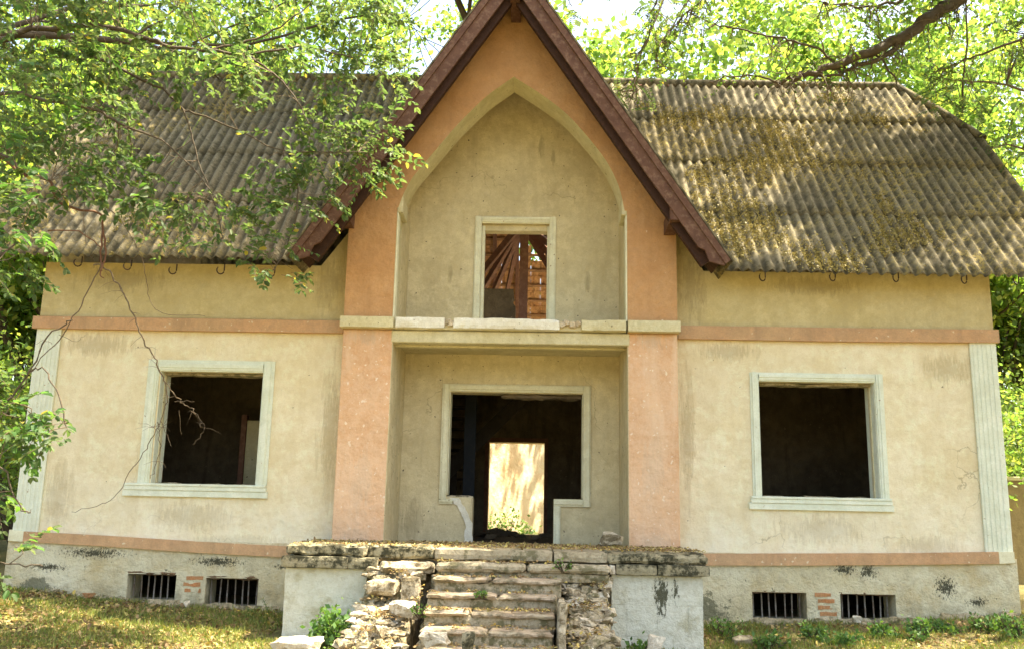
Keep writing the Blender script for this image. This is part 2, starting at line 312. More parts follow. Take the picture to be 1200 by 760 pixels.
def rock_bm(seed, sx, sy, sz, n=16):
    rg = random.Random(seed); bm = bmesh.new()
    for _ in range(n):
        v = Vector((rg.gauss(0, 1), rg.gauss(0, 1), rg.gauss(0, 1))).normalized()
        v = Vector([math.copysign(abs(c) ** 0.7, c) for c in v])
        v *= rg.uniform(0.8, 1.15)
        bm.verts.new((v.x * sx, v.y * sy, v.z * sz))
    r = bmesh.ops.convex_hull(bm, input=bm.verts)
    bmesh.ops.delete(bm, geom=[g for g in r['geom_interior'] if isinstance(g, bmesh.types.BMVert)], context='VERTS')
    s = min(sx, sy, sz)
    bmesh.ops.subdivide_edges(bm, edges=list(bm.edges), cuts=2 if s > 0.05 else 1, use_grid_fill=True)
    for v in bm.verts:
        q = v.co / s * 0.9 + Vector((seed * 1.7, seed * 0.3, 0)); v.co += noise.noise_vector(q) * s * 0.20 + noise.noise_vector(q * 3.1) * s * 0.11
    return bm
def rock(name, loc, size, mat, parent=None, seed=0, rot=None, n=16):
    bm = rock_bm(seed, *size, n); rg = random.Random(seed + 5)
    mt = Matrix.Translation(loc) @ (Matrix.Rotation(rg.uniform(0, 6), 4, 'Z') if rot is None else rot)
    if parent is None:
        bmesh.ops.transform(bm, matrix=mt.to_3x3().to_4x4(), verts=bm.verts); o = from_bm(name, bm, mat); o.location = loc; return o
    bmesh.ops.transform(bm, matrix=mt, verts=bm.verts); return from_bm(name, bm, mat, parent)
def panel(name, xs, zs, holes, y0, y1, mat, parent, plane='XZ', mod=None):
    """a wall of thickness y0..y1 with rectangular holes (x0,x1,z0,z1), reveals included"""
    X = sorted(set(list(xs) + [h[0] for h in holes] + [h[1] for h in holes])); Z = sorted(set(list(zs) + [h[2] for h in holes] + [h[3] for h in holes]))
    X = [x for x in X if xs[0] <= x <= xs[-1]]; Z = [z for z in Z if zs[0] <= z <= zs[-1]]
    solid = {}
    for i in range(len(X) - 1):
        for k in range(len(Z) - 1):
            cx, cz = (X[i] + X[i + 1]) / 2, (Z[k] + Z[k + 1]) / 2
            solid[i, k] = not any(h[0] < cx < h[1] and h[2] < cz < h[3] for h in holes)
    vs, vi, fs = [], {}, []
    def V(i, s, k):
        if (i, s, k) not in vi:
            vi[i, s, k] = len(vs); x, z = X[i], Z[k]
            p = (x, (y0, y1)[s], z)
            if plane == 'YZ': p = ((y0, y1)[s], x, z)
            vs.append(mod(p) if mod else p)
        return vi[i, s, k]
    for (i, k), s in solid.items():
        if not s: continue
        fs.append((V(i, 0, k), V(i + 1, 0, k), V(i + 1, 0, k + 1), V(i, 0, k + 1)))
        fs.append((V(i, 1, k + 1), V(i + 1, 1, k + 1), V(i + 1, 1, k), V(i, 1, k)))
        if not solid.get((i - 1, k)): fs.append((V(i, 0, k + 1), V(i, 1, k + 1), V(i, 1, k), V(i, 0, k)))
        if not solid.get((i + 1, k)): fs.append((V(i + 1, 0, k), V(i + 1, 1, k), V(i + 1, 1, k + 1), V(i + 1, 0, k + 1)))
        if not solid.get((i, k - 1)): fs.append((V(i, 0, k), V(i, 1, k), V(i + 1, 1, k), V(i + 1, 0, k)))
        if not solid.get((i, k + 1)): fs.append((V(i + 1, 0, k + 1), V(i + 1, 1, k + 1), V(i, 1, k + 1), V(i, 0, k + 1)))
    return from_data(name, vs, fs, mat, parent)
def prism(name, pts, y0, y1, mat, parent, plane='XZ'):
    """outline pts extruded from y0 to y1"""
    n = len(pts)
    f = (lambda a, b, y: (a, y, b)) if plane == 'XZ' else (lambda a, b, y: (y, a, b))
    bm = bmesh.new()
    a = [bm.verts.new(f(p[0], p[1], y0)) for p in pts]; b = [bm.verts.new(f(p[0], p[1], y1)) for p in pts]
    bm.faces.new(a); bm.faces.new(b[::-1])
    for i in range(n): bm.faces.new((a[i], b[i], b[(i + 1) % n], a[(i + 1) % n]))
    return from_bm(name, bm, mat, parent)
def beam_bm(bm, p, q, w_, h, up=Vector((0, 0, 1))):
    p, q = Vector(p), Vector(q); d = (q - p).normalized(); s = d.cross(up).normalized(); u = s.cross(d).normalized()
    vs = []
    for c in (p, q):
        for a, b in ((-1, -1), (1, -1), (1, 1), (-1, 1)): vs.append(bm.verts.new(c + s * a * w_ / 2 + u * b * h / 2))
    for f in ((0, 1, 2, 3), (7, 6, 5, 4), (0, 4, 5, 1), (1, 5, 6, 2), (2, 6, 7, 3), (3, 7, 4, 0)): bm.faces.new([vs[i] for i in f])
def beam(name, p, q, w_, h, mat, parent, up=Vector((0, 0, 1))):
    bm = bmesh.new(); beam_bm(bm, p, q, w_, h, up); return from_bm(name, bm, mat, parent)

class Tubes:
    def __init__(s): s.v, s.f = [], []
    def add(s, pts, radii, k=6):
        pts = [Vector(p) for p in pts]; n = len(pts); base = len(s.v)
        for i, p in enumerate(pts):
            d = (pts[min(i + 1, n - 1)] - pts[max(i - 1, 0)])
            d = d.normalized() if d.length > 1e-6 else Vector((0, 0, 1))
            a = d.cross(Vector((0.31, 0.2, 0.93))).normalized() if abs(d.z) < 0.95 else d.cross(Vector((1, 0, 0))).normalized()
            b = d.cross(a); r = radii[i]
            for j in range(k):
                t = 2 * math.pi * j / k; q = p + (a * math.cos(t) + b * math.sin(t)) * r; s.v.append((q.x, q.y, q.z))
        for i in range(n - 1):
            for j in range(k):
                s.f.append((base + i * k + j, base + i * k + (j + 1) % k, base + (i + 1) * k + (j + 1) % k, base + (i + 1) * k + j))
    def build(s, name, mat, parent=None): return from_data(name, s.v, s.f, mat, parent, smooth=True)

def leaves(name, pos, axis, size, mat, parent=None, seed=0, width=0.55, simple=False, fold=0.15, rnd=0.6):
    """one small folded blade per row of pos, growing along axis"""
    rg = np.random.default_rng(seed); pos = np.asarray(pos, float); axis = np.asarray(axis, float); size = np.asarray(size, float)
    N = len(pos); a = axis + rg.normal(0, rnd * 0.35, (N, 3)); a /= np.linalg.norm(a, axis=1)[:, None] + 1e-9
    up = np.tile([0., 0., 1.], (N, 1)) + rg.normal(0, rnd, (N, 3))
    s = np.cross(a, up); s /= np.linalg.norm(s, axis=1)[:, None] + 1e-9; u = np.cross(s, a)
    if simple: L = np.array([[0, 0, 0], [0.5, width / 2, 0], [1, 0, 0.05], [0.5, -width / 2, 0]]); F = [(0, 3, 2, 1)]
    else:
        L = np.array([[0, 0, 0], [0.3, width / 2, fold], [0.72, width * 0.4, fold], [1, 0, -0.05], [0.72, -width * 0.4, fold], [0.3, -width / 2, fold], [0.5, 0, 0]]); F = [(0, 6, 2, 1), (6, 3, 2), (0, 5, 4, 6), (6, 4, 3)]
    k = len(L)
    V = pos[:, None, :] + size[:, None, None] * (L[None, :, 0:1] * a[:, None, :] + L[None, :, 1:2] * s[:, None, :] + L[None, :, 2:3] * u[:, None, :])
    V = V.reshape(-1, 3)
    me = bpy.data.meshes.new(name)
    me.vertices.add(len(V)); me.vertices.foreach_set('co', V.ravel())
    loops, starts, tot, ls = [], [], [], 0
    fl = np.concatenate([np.array(f) for f in F]); lens = np.array([len(f) for f in F])
    idx = (np.arange(N)[:, None] * k + fl[None, :]).ravel()
    st = np.concatenate([[0], np.cumsum(np.tile(lens, N))[:-1]])
    me.loops.add(len(idx)); me.loops.foreach_set('vertex_index', idx.astype(np.int32))
    me.polygons.add(len(st)); me.polygons.foreach_set('loop_start', st.astype(np.int32))
    me.update(calc_edges=True); me.validate(); mats(me, mat)
    return link(name, me, parent)
# ================================================================== ground
def gz(x, y):
    b = np.interp(x, [-30, -8, -6.4, -5, -3, 3, 5, 6.6, 8, 30], [-0.75, -0.78, -0.79, -0.92, -1.0, -1.02, -0.96, -0.86, -0.85, -0.9])
    if y < 0: b -= 0.085 * min(-y, 6)
    fade = min(1, max(0, (abs(y - 3) - 4.0) / 3)) if -0.2 < y else 1
    return float(b + 0.04 * noise.noise(Vector((x * 0.6, y * 0.6, 3))) + 0.02 * noise.noise(Vector((x * 2.3, y * 2.3, 0))))
def ground():
    xs = sorted(set([-500, -200, -90, -50, -30, -20] + [round(-14 + 0.25 * i, 3) for i in range(113)] + [20, 30, 50, 90, 200, 500]))
    ys = sorted(set([-200, -60, -30, -18] + [round(-10 + 0.25 * i, 3) for i in range(53)] + [5 + i for i in range(25)] + [35, 50, 90, 200, 600]))
    vs = [(x, y, gz(x, y)) for y in ys for x in xs]; n = len(xs)
    fs = [(j * n + i, j * n + i + 1, (j + 1) * n + i + 1, (j + 1) * n + i) for j in range(len(ys) - 1) for i in range(n - 1)]
    return tag(from_data('ground', vs, fs, M['ground'], smooth=True), kind='structure')
ground()

# ================================================================== house
H = empty('abandoned_house', (0, 0, 0), 'derelict cream and orange plastered house with steep central gable and corrugated roof', 'house')
EZ, TP = 3.62, math.tan(math.radians(51))
def roof_z(y): return EZ + TP * (y + 0.5) if y < 3.15 else EZ + TP * (3.65 - (y - 3.15))
GX, GZ, GS = -0.06, 8.06, 1.5
def gable_z(x): return GZ - GS * abs(x - GX)
# wing walls
LW = (-4.93, -3.48, 0.64, 2.19); RW = (3.40, 4.98, 0.63, 2.19)
def wing(x0, x1, hole, zbot):
    panel('wall', [x0, x1], [zbot, 2.86, 3.74], [hole], 0, 0.36, M['cream'], H)
wing(-6.74, -2.31, LW, -0.3); wing(2.23, 6.66, RW, -0.3)
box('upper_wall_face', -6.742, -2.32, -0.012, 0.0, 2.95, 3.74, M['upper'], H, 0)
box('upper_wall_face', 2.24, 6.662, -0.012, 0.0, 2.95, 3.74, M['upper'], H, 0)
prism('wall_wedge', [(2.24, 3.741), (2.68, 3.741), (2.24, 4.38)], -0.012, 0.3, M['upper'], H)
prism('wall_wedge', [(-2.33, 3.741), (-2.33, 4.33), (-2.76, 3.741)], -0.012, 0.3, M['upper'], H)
# side and rear walls
for x0, x1 in ((-6.74, -6.40), (6.32, 6.66)):
    prism('side_wall', [(0.36, -1.6), (5.94, -1.6), (5.94, 3.9), (3.9, 6.4), (2.4, 6.4), (0.36, 4.15)], x0, x1, M['cream'], H, 'YZ')
panel('rear_wall', [-6.74, 6.66], [-1.6, 3.8], [(-0.58, 0.53, -0.1, 1.70), (-5.2, -4.2, 0.8, 2.1), (4, 5, 0.8, 2.1)], 5.94, 6.3, M['cream'], H)
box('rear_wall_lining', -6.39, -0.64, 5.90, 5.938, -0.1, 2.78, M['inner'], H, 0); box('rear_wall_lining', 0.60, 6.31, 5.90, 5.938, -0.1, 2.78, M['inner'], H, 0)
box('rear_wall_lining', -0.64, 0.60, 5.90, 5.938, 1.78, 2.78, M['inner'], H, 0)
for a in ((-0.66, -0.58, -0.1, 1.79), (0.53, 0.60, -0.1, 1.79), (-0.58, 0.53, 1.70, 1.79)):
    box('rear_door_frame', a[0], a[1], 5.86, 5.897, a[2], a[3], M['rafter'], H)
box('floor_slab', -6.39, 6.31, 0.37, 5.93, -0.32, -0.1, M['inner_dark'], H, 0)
box('attic_floor', -6.39, 6.31, 1.31, 5.93, 2.79, 2.93, M['coping'], H, 0)  # first piece kept pale to bounce sun up onto the rear tiles
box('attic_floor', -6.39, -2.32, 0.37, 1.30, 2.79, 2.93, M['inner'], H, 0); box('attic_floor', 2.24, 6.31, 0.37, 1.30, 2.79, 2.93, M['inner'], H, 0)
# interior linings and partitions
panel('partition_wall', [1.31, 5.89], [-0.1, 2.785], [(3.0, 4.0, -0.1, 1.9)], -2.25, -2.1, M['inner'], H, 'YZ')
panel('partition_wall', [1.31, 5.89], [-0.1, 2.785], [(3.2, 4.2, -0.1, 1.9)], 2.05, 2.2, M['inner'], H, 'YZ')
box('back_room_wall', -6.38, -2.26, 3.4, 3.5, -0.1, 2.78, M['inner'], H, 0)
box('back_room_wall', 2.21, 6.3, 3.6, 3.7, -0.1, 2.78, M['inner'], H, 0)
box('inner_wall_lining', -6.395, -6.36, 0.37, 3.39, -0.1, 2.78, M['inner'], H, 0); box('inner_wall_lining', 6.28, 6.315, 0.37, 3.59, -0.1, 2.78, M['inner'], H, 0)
a, b = at(290, 492, 2.2), at(304, 572, 2.2)
box('inner_door', a.x, b.x + 0.25, 2.2, 2.26, -0.1, a.z, M['ledge'], H)
box('inner_door_frame', a.x - 0.09, a.x - 0.005, 2.17, 2.29, -0.1, a.z + 0.09, M['rafter'], H)
box('ceiling_beam', -5.4, -3.2, 0.9, 1.05, 2.55, 2.75, M['inner'], H)
# hall: stair and post
st = empty('stair', (0, 0, 0), None, None); st.parent = H
for i in range(11):
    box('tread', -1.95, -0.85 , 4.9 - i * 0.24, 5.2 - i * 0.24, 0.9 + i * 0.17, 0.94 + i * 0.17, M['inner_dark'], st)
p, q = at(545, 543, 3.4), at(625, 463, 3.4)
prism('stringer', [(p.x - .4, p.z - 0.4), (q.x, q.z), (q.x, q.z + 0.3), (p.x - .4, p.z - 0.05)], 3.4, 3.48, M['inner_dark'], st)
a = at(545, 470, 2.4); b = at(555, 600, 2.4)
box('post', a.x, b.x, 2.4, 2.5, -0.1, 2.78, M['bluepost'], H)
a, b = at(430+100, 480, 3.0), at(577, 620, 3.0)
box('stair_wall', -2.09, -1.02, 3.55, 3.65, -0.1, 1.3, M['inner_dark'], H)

for i, (px, py, Y, sz_) in enumerate(((582, 628, 5.0, .16), (592, 629, 4.6, .13), (600, 630, 5.2, .10), (608, 631, 4.2, .08), (566, 632, 3.8, .12), (628, 633, 3.2, .07), (575, 634, 3.0, .09), (640, 631, 4.4, .1))):
    c = at(px, py, Y); rock('fallen_debris', Vector((c.x, Y, -0.1 + sz_ * 0.25)), (sz_ * 1.5, sz_, sz_ * .6), M['inner'], H, 500 + i)
# plinth with cellar openings
def batter(p):
    x, y, z = p
    if z < -1.2:
        if x > 6.5: x += 0.22
        if x < -6.7: x -= 0.05
        if y < 0: y -= 0.05
    return (x, y, z)
M['brownbroken'] = stone('broken_brown_edge', (0.20, 0.12, 0.07), (0.14, 0.09, 0.05), (0.3, 0.2, 0.12), (0.06, 0.04, 0.03), 0.7, 0.5, 8)
CL = [(-5.10, -4.44, -0.90, -0.56), (-4.04, -3.33, -0.96, -0.59)]
CR = [(3.22, 3.93, -0.96, -0.61), (4.37, 5.09, -0.95, -0.61)]
pl = panel('plinth_wall', [-6.78, -2.3], [-1.6, -0.12], CL, -0.045, 0.4, M['plinth'], H, mod=batter)
pr = panel('plinth_wall', [2.2, 6.70], [-1.6, -0.12], CR, -0.045, 0.4, M['plinth'], H, mod=batter)
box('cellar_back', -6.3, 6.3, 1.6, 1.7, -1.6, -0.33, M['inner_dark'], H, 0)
for x0, x1, z0, z1 in CL + CR:
    g = empty('cellar_grille', (0, 0, 0), None, None); g.parent = H; 
    n = 7
    for i in range(n):
        x = x0 + (x1 - x0) * (i + 0.35 + 0.3 * random.random()) / n
        t = Tubes(); t.add([(x, 0.10, z0 - 0.02), (x + random.uniform(-.012, .012), 0.10, z1 + 0.02)], [0.0105] * 2, 6); t.build('bar', M['iron'], g)
    rough_box('cellar_lintel', x0 - 0.03, x1 + 0.01, -0.052, 0.09, z1 - 0.018, z1 + (0.025 if x0 > 0 else 0.045), M['brownbroken'], H, 0.04, 0.018, int(x0 * 10))
    rough_box('cellar_sill', x0 - 0.05, x1 + 0.04, -0.07, 0.12, z0 - 0.05, z0 + 0.012, M['mortar'], H, 0.05, 0.015, int(x0 * 10) + 3)
for xa in np.arange(-6.7, -2.8, 0.8):
    rough_box('footing', xa, xa + 0.79, -0.10, 0.0, -1.3, gz(xa + .4, -0.1) + 0.03 + 0.05 * random.random(), M['mortar'], H, 0.06, 0.03, int(xa * 7))
for xa in np.arange(2.4, 6.6, 0.8):
    rough_box('footing', xa, min(6.75, xa + 0.79), -0.11, 0.0, -1.3, gz(xa + .4, -0.1) + 0.04 + 0.05 * random.random(), M['mortar'], H, 0.06, 0.03, int(xa * 7))
# bricks that show between the cellar openings
for bx0, bx1, zz in ((-4.335, -4.10, [(-0.63, -0.57), (-0.71, -0.65), (-0.79, -0.73)]), (4.06, 4.29, [(-0.66, -0.60), (-0.74, -0.68), (-0.82, -0.76), (-0.90, -0.84), (-0.98, -0.92)])):
    for j, (z0, z1) in enumerate(zz):
        o = random.uniform(-0.03, 0.03)
        rough_box('brick', bx0 + o, bx1 + o, -0.056, -0.02, z0, z1, M['brick'], H, 0.05, 0.008, j + int(bx0))
# bands: the lower one dips towards the terrace
def band(name, pts, y0, y1, mat):
    n = len(pts); vs, fs = [], []
    for x, zb, zt in pts: vs += [(x, y0, zb), (x, y1, zb), (x, y1, zt), (x, y0, zt)]
    for i in range(n - 1):
        o = i * 4
        for k in range(4): fs.append((o + k, o + (k + 1) % 4, o + 4 + (k + 1) % 4, o + 4 + k))
    fs += [(3, 2, 1, 0), (n * 4 - 4, n * 4 - 3, n * 4 - 2, n * 4 - 1)]
    return from_data(name, vs, fs, mat, H)
def zat(px, py, Y=-0.07): return at(px, py, Y).z, at(px, py, Y).x
def bandpx(name, rows, y0, y1, mat):
    pts = []
    for px, yt, yb in rows:
        t, b_ = at(px, yt, y0), at(px, yb, y0); pts.append(((t.x + b_.x) / 2, b_.z, t.z))
    return band(name, pts, y0, y1, mat)
bandpx('base_band', [(27, 622, 634), (120, 627, 639.5), (230, 634, 647), (345, 640, 653)], -0.085, -0.001, M['band'])
bandpx('base_band', [(815, 648, 662), (950, 648, 662), (1080, 647.5, 661), (1171, 646, 660)], -0.085, -0.001, M['band'])
bandpx('band_end_block', [(10, 620, 633), (27, 622, 634)], -0.087, -0.001, M['creamtrim'])
bandpx('band_end_block', [(1171, 646, 660), (1189, 646, 659)], -0.087, -0.001, M['creamtrim'])
bandpx('string_course', [(38, 370, 384), (200, 372.5, 387), (402, 375.5, 390)], -0.08, -0.001, M['band'])
bandpx('string_course', [(795, 381, 396.5), (1000, 384, 400), (1171, 386, 401)], -0.08, -0.001, M['band'])
# fluted corner pilasters
for x0, x1 in ((-6.75, -6.40), (6.31, 6.67)):
    box('corner_pilaster', x0, x1, -0.035, -0.002, -0.08, 2.775, M['white'], H)
    for i in range(5):
        x = x0 + 0.035 + i * (x1 - x0 - 0.05) / 5
        box('flute', x, x + 0.035, -0.041, -0.036, -0.07, 2.77, M['white'], H, 0.002)

# window surrounds of the wings
def moulded(name, x0, x1, z0, z1, y, wd, mat, parent, sides='LRT', tilt=0):
    """picture-frame moulding built of three stepped strips"""
    steps = ((0.0, wd, 0.022), (0.018, wd * 0.62, 0.036), (0.05, wd * 0.36, 0.047))
    def strip(a0, a1, b0, b1, n_):
        bm = bmesh.new()
        if n_ == 'V':
            s = 1 if a1 > a0 else -1
            for off, ww, d in steps:
                bm_box(bm, *sorted((a0 + s * off, a0 + s * (off + ww if off else ww))), y - d, y - 0.001 * (off * 20), b0, b1, 0.003)
        else:
            s = 1 if b1 > b0 else -1
            for off, ww, d in steps:
                bm_box(bm, a0, a1, y - d, y - 0.001 * (off * 20), *sorted((b0 + s * off, b0 + s * (off + ww if off else ww))), 0.003)
        return from_bm(name, bm, mat, parent)
    if 'L' in sides: strip(x0, x0 - wd, z0, z1 + wd, 'V')
    if 'R' in sides: strip(x1, x1 + wd, z0, z1 + wd, 'V')
    if 'T' in sides: strip(x0 + 0.001, x1 - 0.001, z1, z1 + wd, 'H')
for (x0, x1, z0, z1), (sx0, sx1) in ((LW, (-5.29, -3.30)), (RW, (3.22, 5.14))):
    fr = empty('window_frame', (0, 0, 0), None, None); fr.parent = H
    if x0 < 0: moulded('jamb_moulding', x0 - 0.02, x1, z0, z1, 0, 0.16, M['white'], fr)
    else: moulded('jamb_moulding', x0, x1, z0, z1, 0, 0.12, M['white'], fr)
    bm = bmesh.new()
    bm_box(bm, sx0, sx1, -0.05, 0.02, z0 - 0.175, z0 - 0.09, 0.004); bm_box(bm, sx0 + 0.02, sx1 - 0.02, -0.065, 0.02, z0 - 0.09, z0 - 0.035, 0.004); bm_box(bm, sx0 + 0.03, sx1 - 0.03, -0.075, 0.02, z0 - 0.035, z0, 0.006)
    from_bm('sill', bm, M['white'], fr)
    # paint on the reveals and the remains of the torn-out casing
    box('reveal', x0 - 0.002, x0 + 0.006, 0.001, 0.14, z0, z1, M['white'], fr, 0)
    box('reveal', x0 - 0.001, x0 + 0.022, 0.14, 0.2, z0, z1, M['ledge'], fr, 0)
    box('reveal', x0 - 0.001, x0 + 0.012, 0.2, 0.34, z0, z1, M['white'], fr, 0)
    box('reveal', x1 - 0.006, x1 + 0.002, 0.001, 0.14, z0, z1, M['white'], fr, 0)
    box('reveal', x1 - 0.022, x1 + 0.001, 0.14, 0.2, z0, z1, M['ledge'], fr, 0)
    box('reveal', x1 - 0.012, x1 + 0.001, 0.2, 0.34, z0, z1, M['white'], fr, 0)
    rough_box('head_timber', x0, x1, 0.1, 0.3, z1 - 0.045, z1 + 0.001, M['mortar'], fr, 0.08, 0.012, int(x0))
    for s in range(3):
        xx = x0 + 0.03 + s * (x1 - x0) * 0.36
        rough_box('broken_bed', xx, xx + (x1 - x0) * random.uniform(0.16, 0.33), 0.06, 0.3, z0 - 0.01, z0 + random.uniform(0.01, 0.03), M['mortar'], fr, 0.04, 0.014, s + int(x1 * 3))

# ------------------------------------------------ central bay
def pier_mesh(name, x0, x1, y0, y1, z0, z1, side):
    bm = bmesh.new(); bm_box(bm, x0, x1, y0, y1, z0, z1, 0.008); bm.faces.ensure_lookup_table(); bmesh.ops.recalc_face_normals(bm, faces=bm.faces)
    for f in bm.faces:
        nrm = f.normal; f.material_index = 1 if (nrm.x * side > 0.5 or nrm.y > 0.5) else 0
    return from_bm(name, bm, [M['orange'], M['loggia']], H)
pier_mesh('pillar', -2.33, -1.64, -0.30, 1.0, -0.2, 2.77, 1)
pier_mesh('pillar', 1.575, 2.25, -0.30, 1.0, -0.2, 2.77, -1)
panel('loggia_wall', [-1.64, 1.575], [-0.2, 2.77], [(-0.95, 1.045, 0.55, 2.09), (-0.57, 0.62, -0.2, 0.56)], 1.0, 1.3, M['loggia'], H)
box('loggia_ceiling', -1.638, 1.573, -0.04, 0.998, 2.66, 2.765, M['ledge'], H, 0)
box('lintel', -1.66, 1.60, -0.315, -0.05, 2.60, 2.768, M['ledge'], H, 0.012)
box('lintel_lip', -1.638, 1.573, -0.10, 0.02, 2.575, 2.62, M['ledge'], H)
# surround of the entrance, stepped down to the doorway
fr = empty('entrance_surround', (0, 0, 0), None, None); fr.parent = H
def surround(path, wd, mat, y):
    for (a, b_) in path:
        x0, x1 = sorted((a[0], b_[0])); z0, z1 = sorted((a[1], b_[1]))
        bm = bmesh.new(); bm_box(bm, x0, x1, y - 0.03, y + 0.02, z0, z1, 0.004)
        i = 0.03
        if x1 - x0 > z1 - z0: bm_box(bm, x0 + 0.001, x1 - 0.001, y - 0.05, y + 0.02, z0 + i, z1 - i * 0.6, 0.004)
        else: bm_box(bm, x0 + i, x1 - i * 0.6, y - 0.05, y + 0.02, z0 + 0.001, z1 - 0.001, 0.004)
        from_bm('surround_strip', bm, mat, fr)
surround([((-1.06, 0.50), (-0.955, 2.21)), ((-0.954, 2.10), (1.044, 2.21)), ((1.045, 0.44), (1.155, 2.21)), ((0.62, 0.44), (1.044, 0.545)), ((0.62, -0.1), (0.72, 0.439)), ((-1.06, 0.445), (-0.86, 0.52))], 0.1, M['creamtrim'], 1.0)
rgj = random.Random(5)
def jag(pts, n=4, a=0.012):
    out = []
    for (p0, p1) in zip(pts[:-1], pts[1:]):
        for k in range(n): t = k / n; out.append((p0[0] + (p1[0] - p0[0]) * t + rgj.uniform(-a, a), p0[1] + (p1[1] - p0[1]) * t + rgj.uniform(-a, a)))
    out.append(pts[-1]); return out
jp = [(at(x, y, 0.98).x, at(x, y, 0.98).z) for x, y in ((526, 583), (535, 592), (542, 603), (546, 617), (543, 637))]
jq = [(at(x, y, 0.98).x, at(x, y, 0.98).z) for x, y in ((554, 637), (553, 612), (548, 599), (540, 588), (538, 583))]
prism('broken_jamb', jag(jp) + jag(jq), 0.978, 1.02, M['coping'], fr)
box('jamb_edge', -0.585, -0.565, 0.985, 1.29, -0.12, 0.54, M['loggia'], fr)
rough_box('broken_sill', -0.95, -0.56, 1.01, 1.28, 0.53, 0.575, M['rock'], fr, 0.06, 0.012, 4)
rough_box('torn_head', -0.2, 1.04, 1.08, 1.28, 2.02, 2.10, M['inner'], fr, 0.07, 0.025, 9)
box('entrance_reveal', -0.952, -0.935, 1.0, 1.28, 0.58, 2.088, M['creamtrim'], fr); box('entrance_reveal', 1.03, 1.047, 1.0, 1.28, 0.56, 2.088, M['creamtrim'], fr)

# ledge above: coping pieces, broken between
ZL0, ZL1 = 2.80, 2.935
def cop(px0, px1, mat, amp, nm, dz=0):
    a, b_ = at(px0, 378, -0.43), at(px1, 378, -0.43)
    return rough_box(nm, a.x, b_.x, -0.43, 0.3, ZL0 - 0.02, ZL1, mat, H, 0.06, amp, int(px0), dz)
cop(398, 461, M['ledge'], 0.004, 'coping'); cop(463, 521, M['coping'], 0.009, 'coping'); cop(531, 656, M['coping'], 0.009, 'coping')
cop(681, 734, M['ledge'], 0.009, 'coping'); cop(736, 798, M['ledge'], 0.004, 'coping')
a, b_ = at(460, 380, -0.38), at(735, 380, -0.38)
rough_box('balcony_slab', a.x, b_.x, -0.36, 0.99, 2.775, ZL1 - 0.03, M['ledge'], H, 0.08, 0.008, 3)
for i, (px, py) in enumerate(((524, 377), (529, 379), (658, 381), (664, 378), (671, 381), (677, 379))):
    q = at(px, py, -0.37); rock('broken_lump', q, (0.06, 0.06, 0.05), M['broken'], H, 30 + i)

# gable front with pointed arch
arch_px = [(467, 243), (474, 225), (485, 206), (507, 180), (530, 153), (550, 132), (575, 109), (602, 90), (629, 107), (660, 130), (685, 156), (710, 188), (725, 218), (732, 247)]
arch = [(at(x, y, -0.3).x, at(x, y, -0.3).z) for x, y in arch_px]
def arch_fine(pts, n=4):
    out = []
    P = [pts[0]] + pts + [pts[-1]]
    for i in range(1, len(P) - 2):
        for k in range(n):
            t = k / n; p0, p1, p2, p3 = P[i - 1], P[i], P[i + 1], P[i + 2]
            apex = lambda j: j == len(pts) // 2 + 1
            if i == 8 or i == 7 : 
                out.append(tuple(p1[c] + (p2[c] - p1[c]) * t for c in (0, 1)))
            else:
                out.append(tuple(0.5 * ((2 * p1[c]) + (-p0[c] + p2[c]) * t + (2 * p0[c] - 5 * p1[c] + 4 * p2[c] - p3[c]) * t * t + (-p0[c] + 3 * p1[c] - 3 * p2[c] + p3[c]) * t ** 3) for c in (0, 1)))
    out.append(pts[-1]); return out
A = arch_fine(arch)
def gable_wall():
    y0, y1 = -0.30, 0.22
    XO0, XO1 = -2.335, 2.255
    vs, fs, fm = [], [], []
    apex = max(range(len(A)), key=lambda i: A[i][1])
    def side(pts, xo, xin):
        # pts from springing to apex ; outer boundary at the same height
        rows = [((xo, 2.77), (xin, 2.77)), ((xo, pts[0][1]), (xin, pts[0][1]))]
        for (x, z) in pts: rows.append((None, (x, z)))
        out = []
        for o, i_ in rows:
            if o is None:
                z = i_[1]; zz = z
                lim = (GZ - 0.12 - z) / GS
                xx = max(GX - lim, xo) if xo < 0 else min(GX + lim, xo)
                o = (xx, z)
            out.append((o, i_))
        return out
    def add(rows, flip):
        base = len(vs)
        for o, i_ in rows:
            for x, z in (o, i_):
                vs.append((x, y0, z)); vs.append((x, y1, z))
        for r in range(len(rows) - 1):
            a_ = base + r * 4; b_ = a_ + 4
            q = [(a_, a_ + 2, b_ + 2, b_), (a_ + 1, b_ + 1, b_ + 3, a_ + 3), (a_, b_, b_ + 1, a_ + 1), (a_ + 2, a_ + 3, b_ + 3, b_ + 2)]
            for k, f in enumerate(q): fs.append(f if flip else f[::-1]); fm.append(0 if k in (0, 1, 2) else 1)
        return
    Lp = A[:apex + 1]; Rp = A[apex:][::-1]
    add(side(Lp, XO0, -1.66), True); add(side(Rp, XO1, 1.575), False)
    # cap above the arch
    b0 = len(vs); z = A[apex][1]; lim = (GZ - 0.12 - z) / GS
    for x, zz in ((GX - lim, z), (A[apex][0], z), (GX + lim, z), (GX, GZ - 0.12)):
        vs.append((x, y0, zz)); vs.append((x, y1, zz))
    fs.append((b0, b0 + 2, b0 + 6)); fs.append((b0 + 2, b0 + 4, b0 + 6)); fs.append((b0 + 1, b0 + 7, b0 + 3)); fs.append((b0 + 3, b0 + 7, b0 + 5)); fm.extend([0] * 4)
    o = from_data('gable_wall', vs, fs, [M['orange2'], M['loggia_arch']], H, fm)
    return o
M['orange2'] = plaster('orange_render_upper', (0.50, 0.27, 0.125), (0.56, 0.33, 0.17), (0.38, 0.2, 0.09), (0.72, 0.55, 0.38), 0.45, None, 0.755, 31, 1.0)
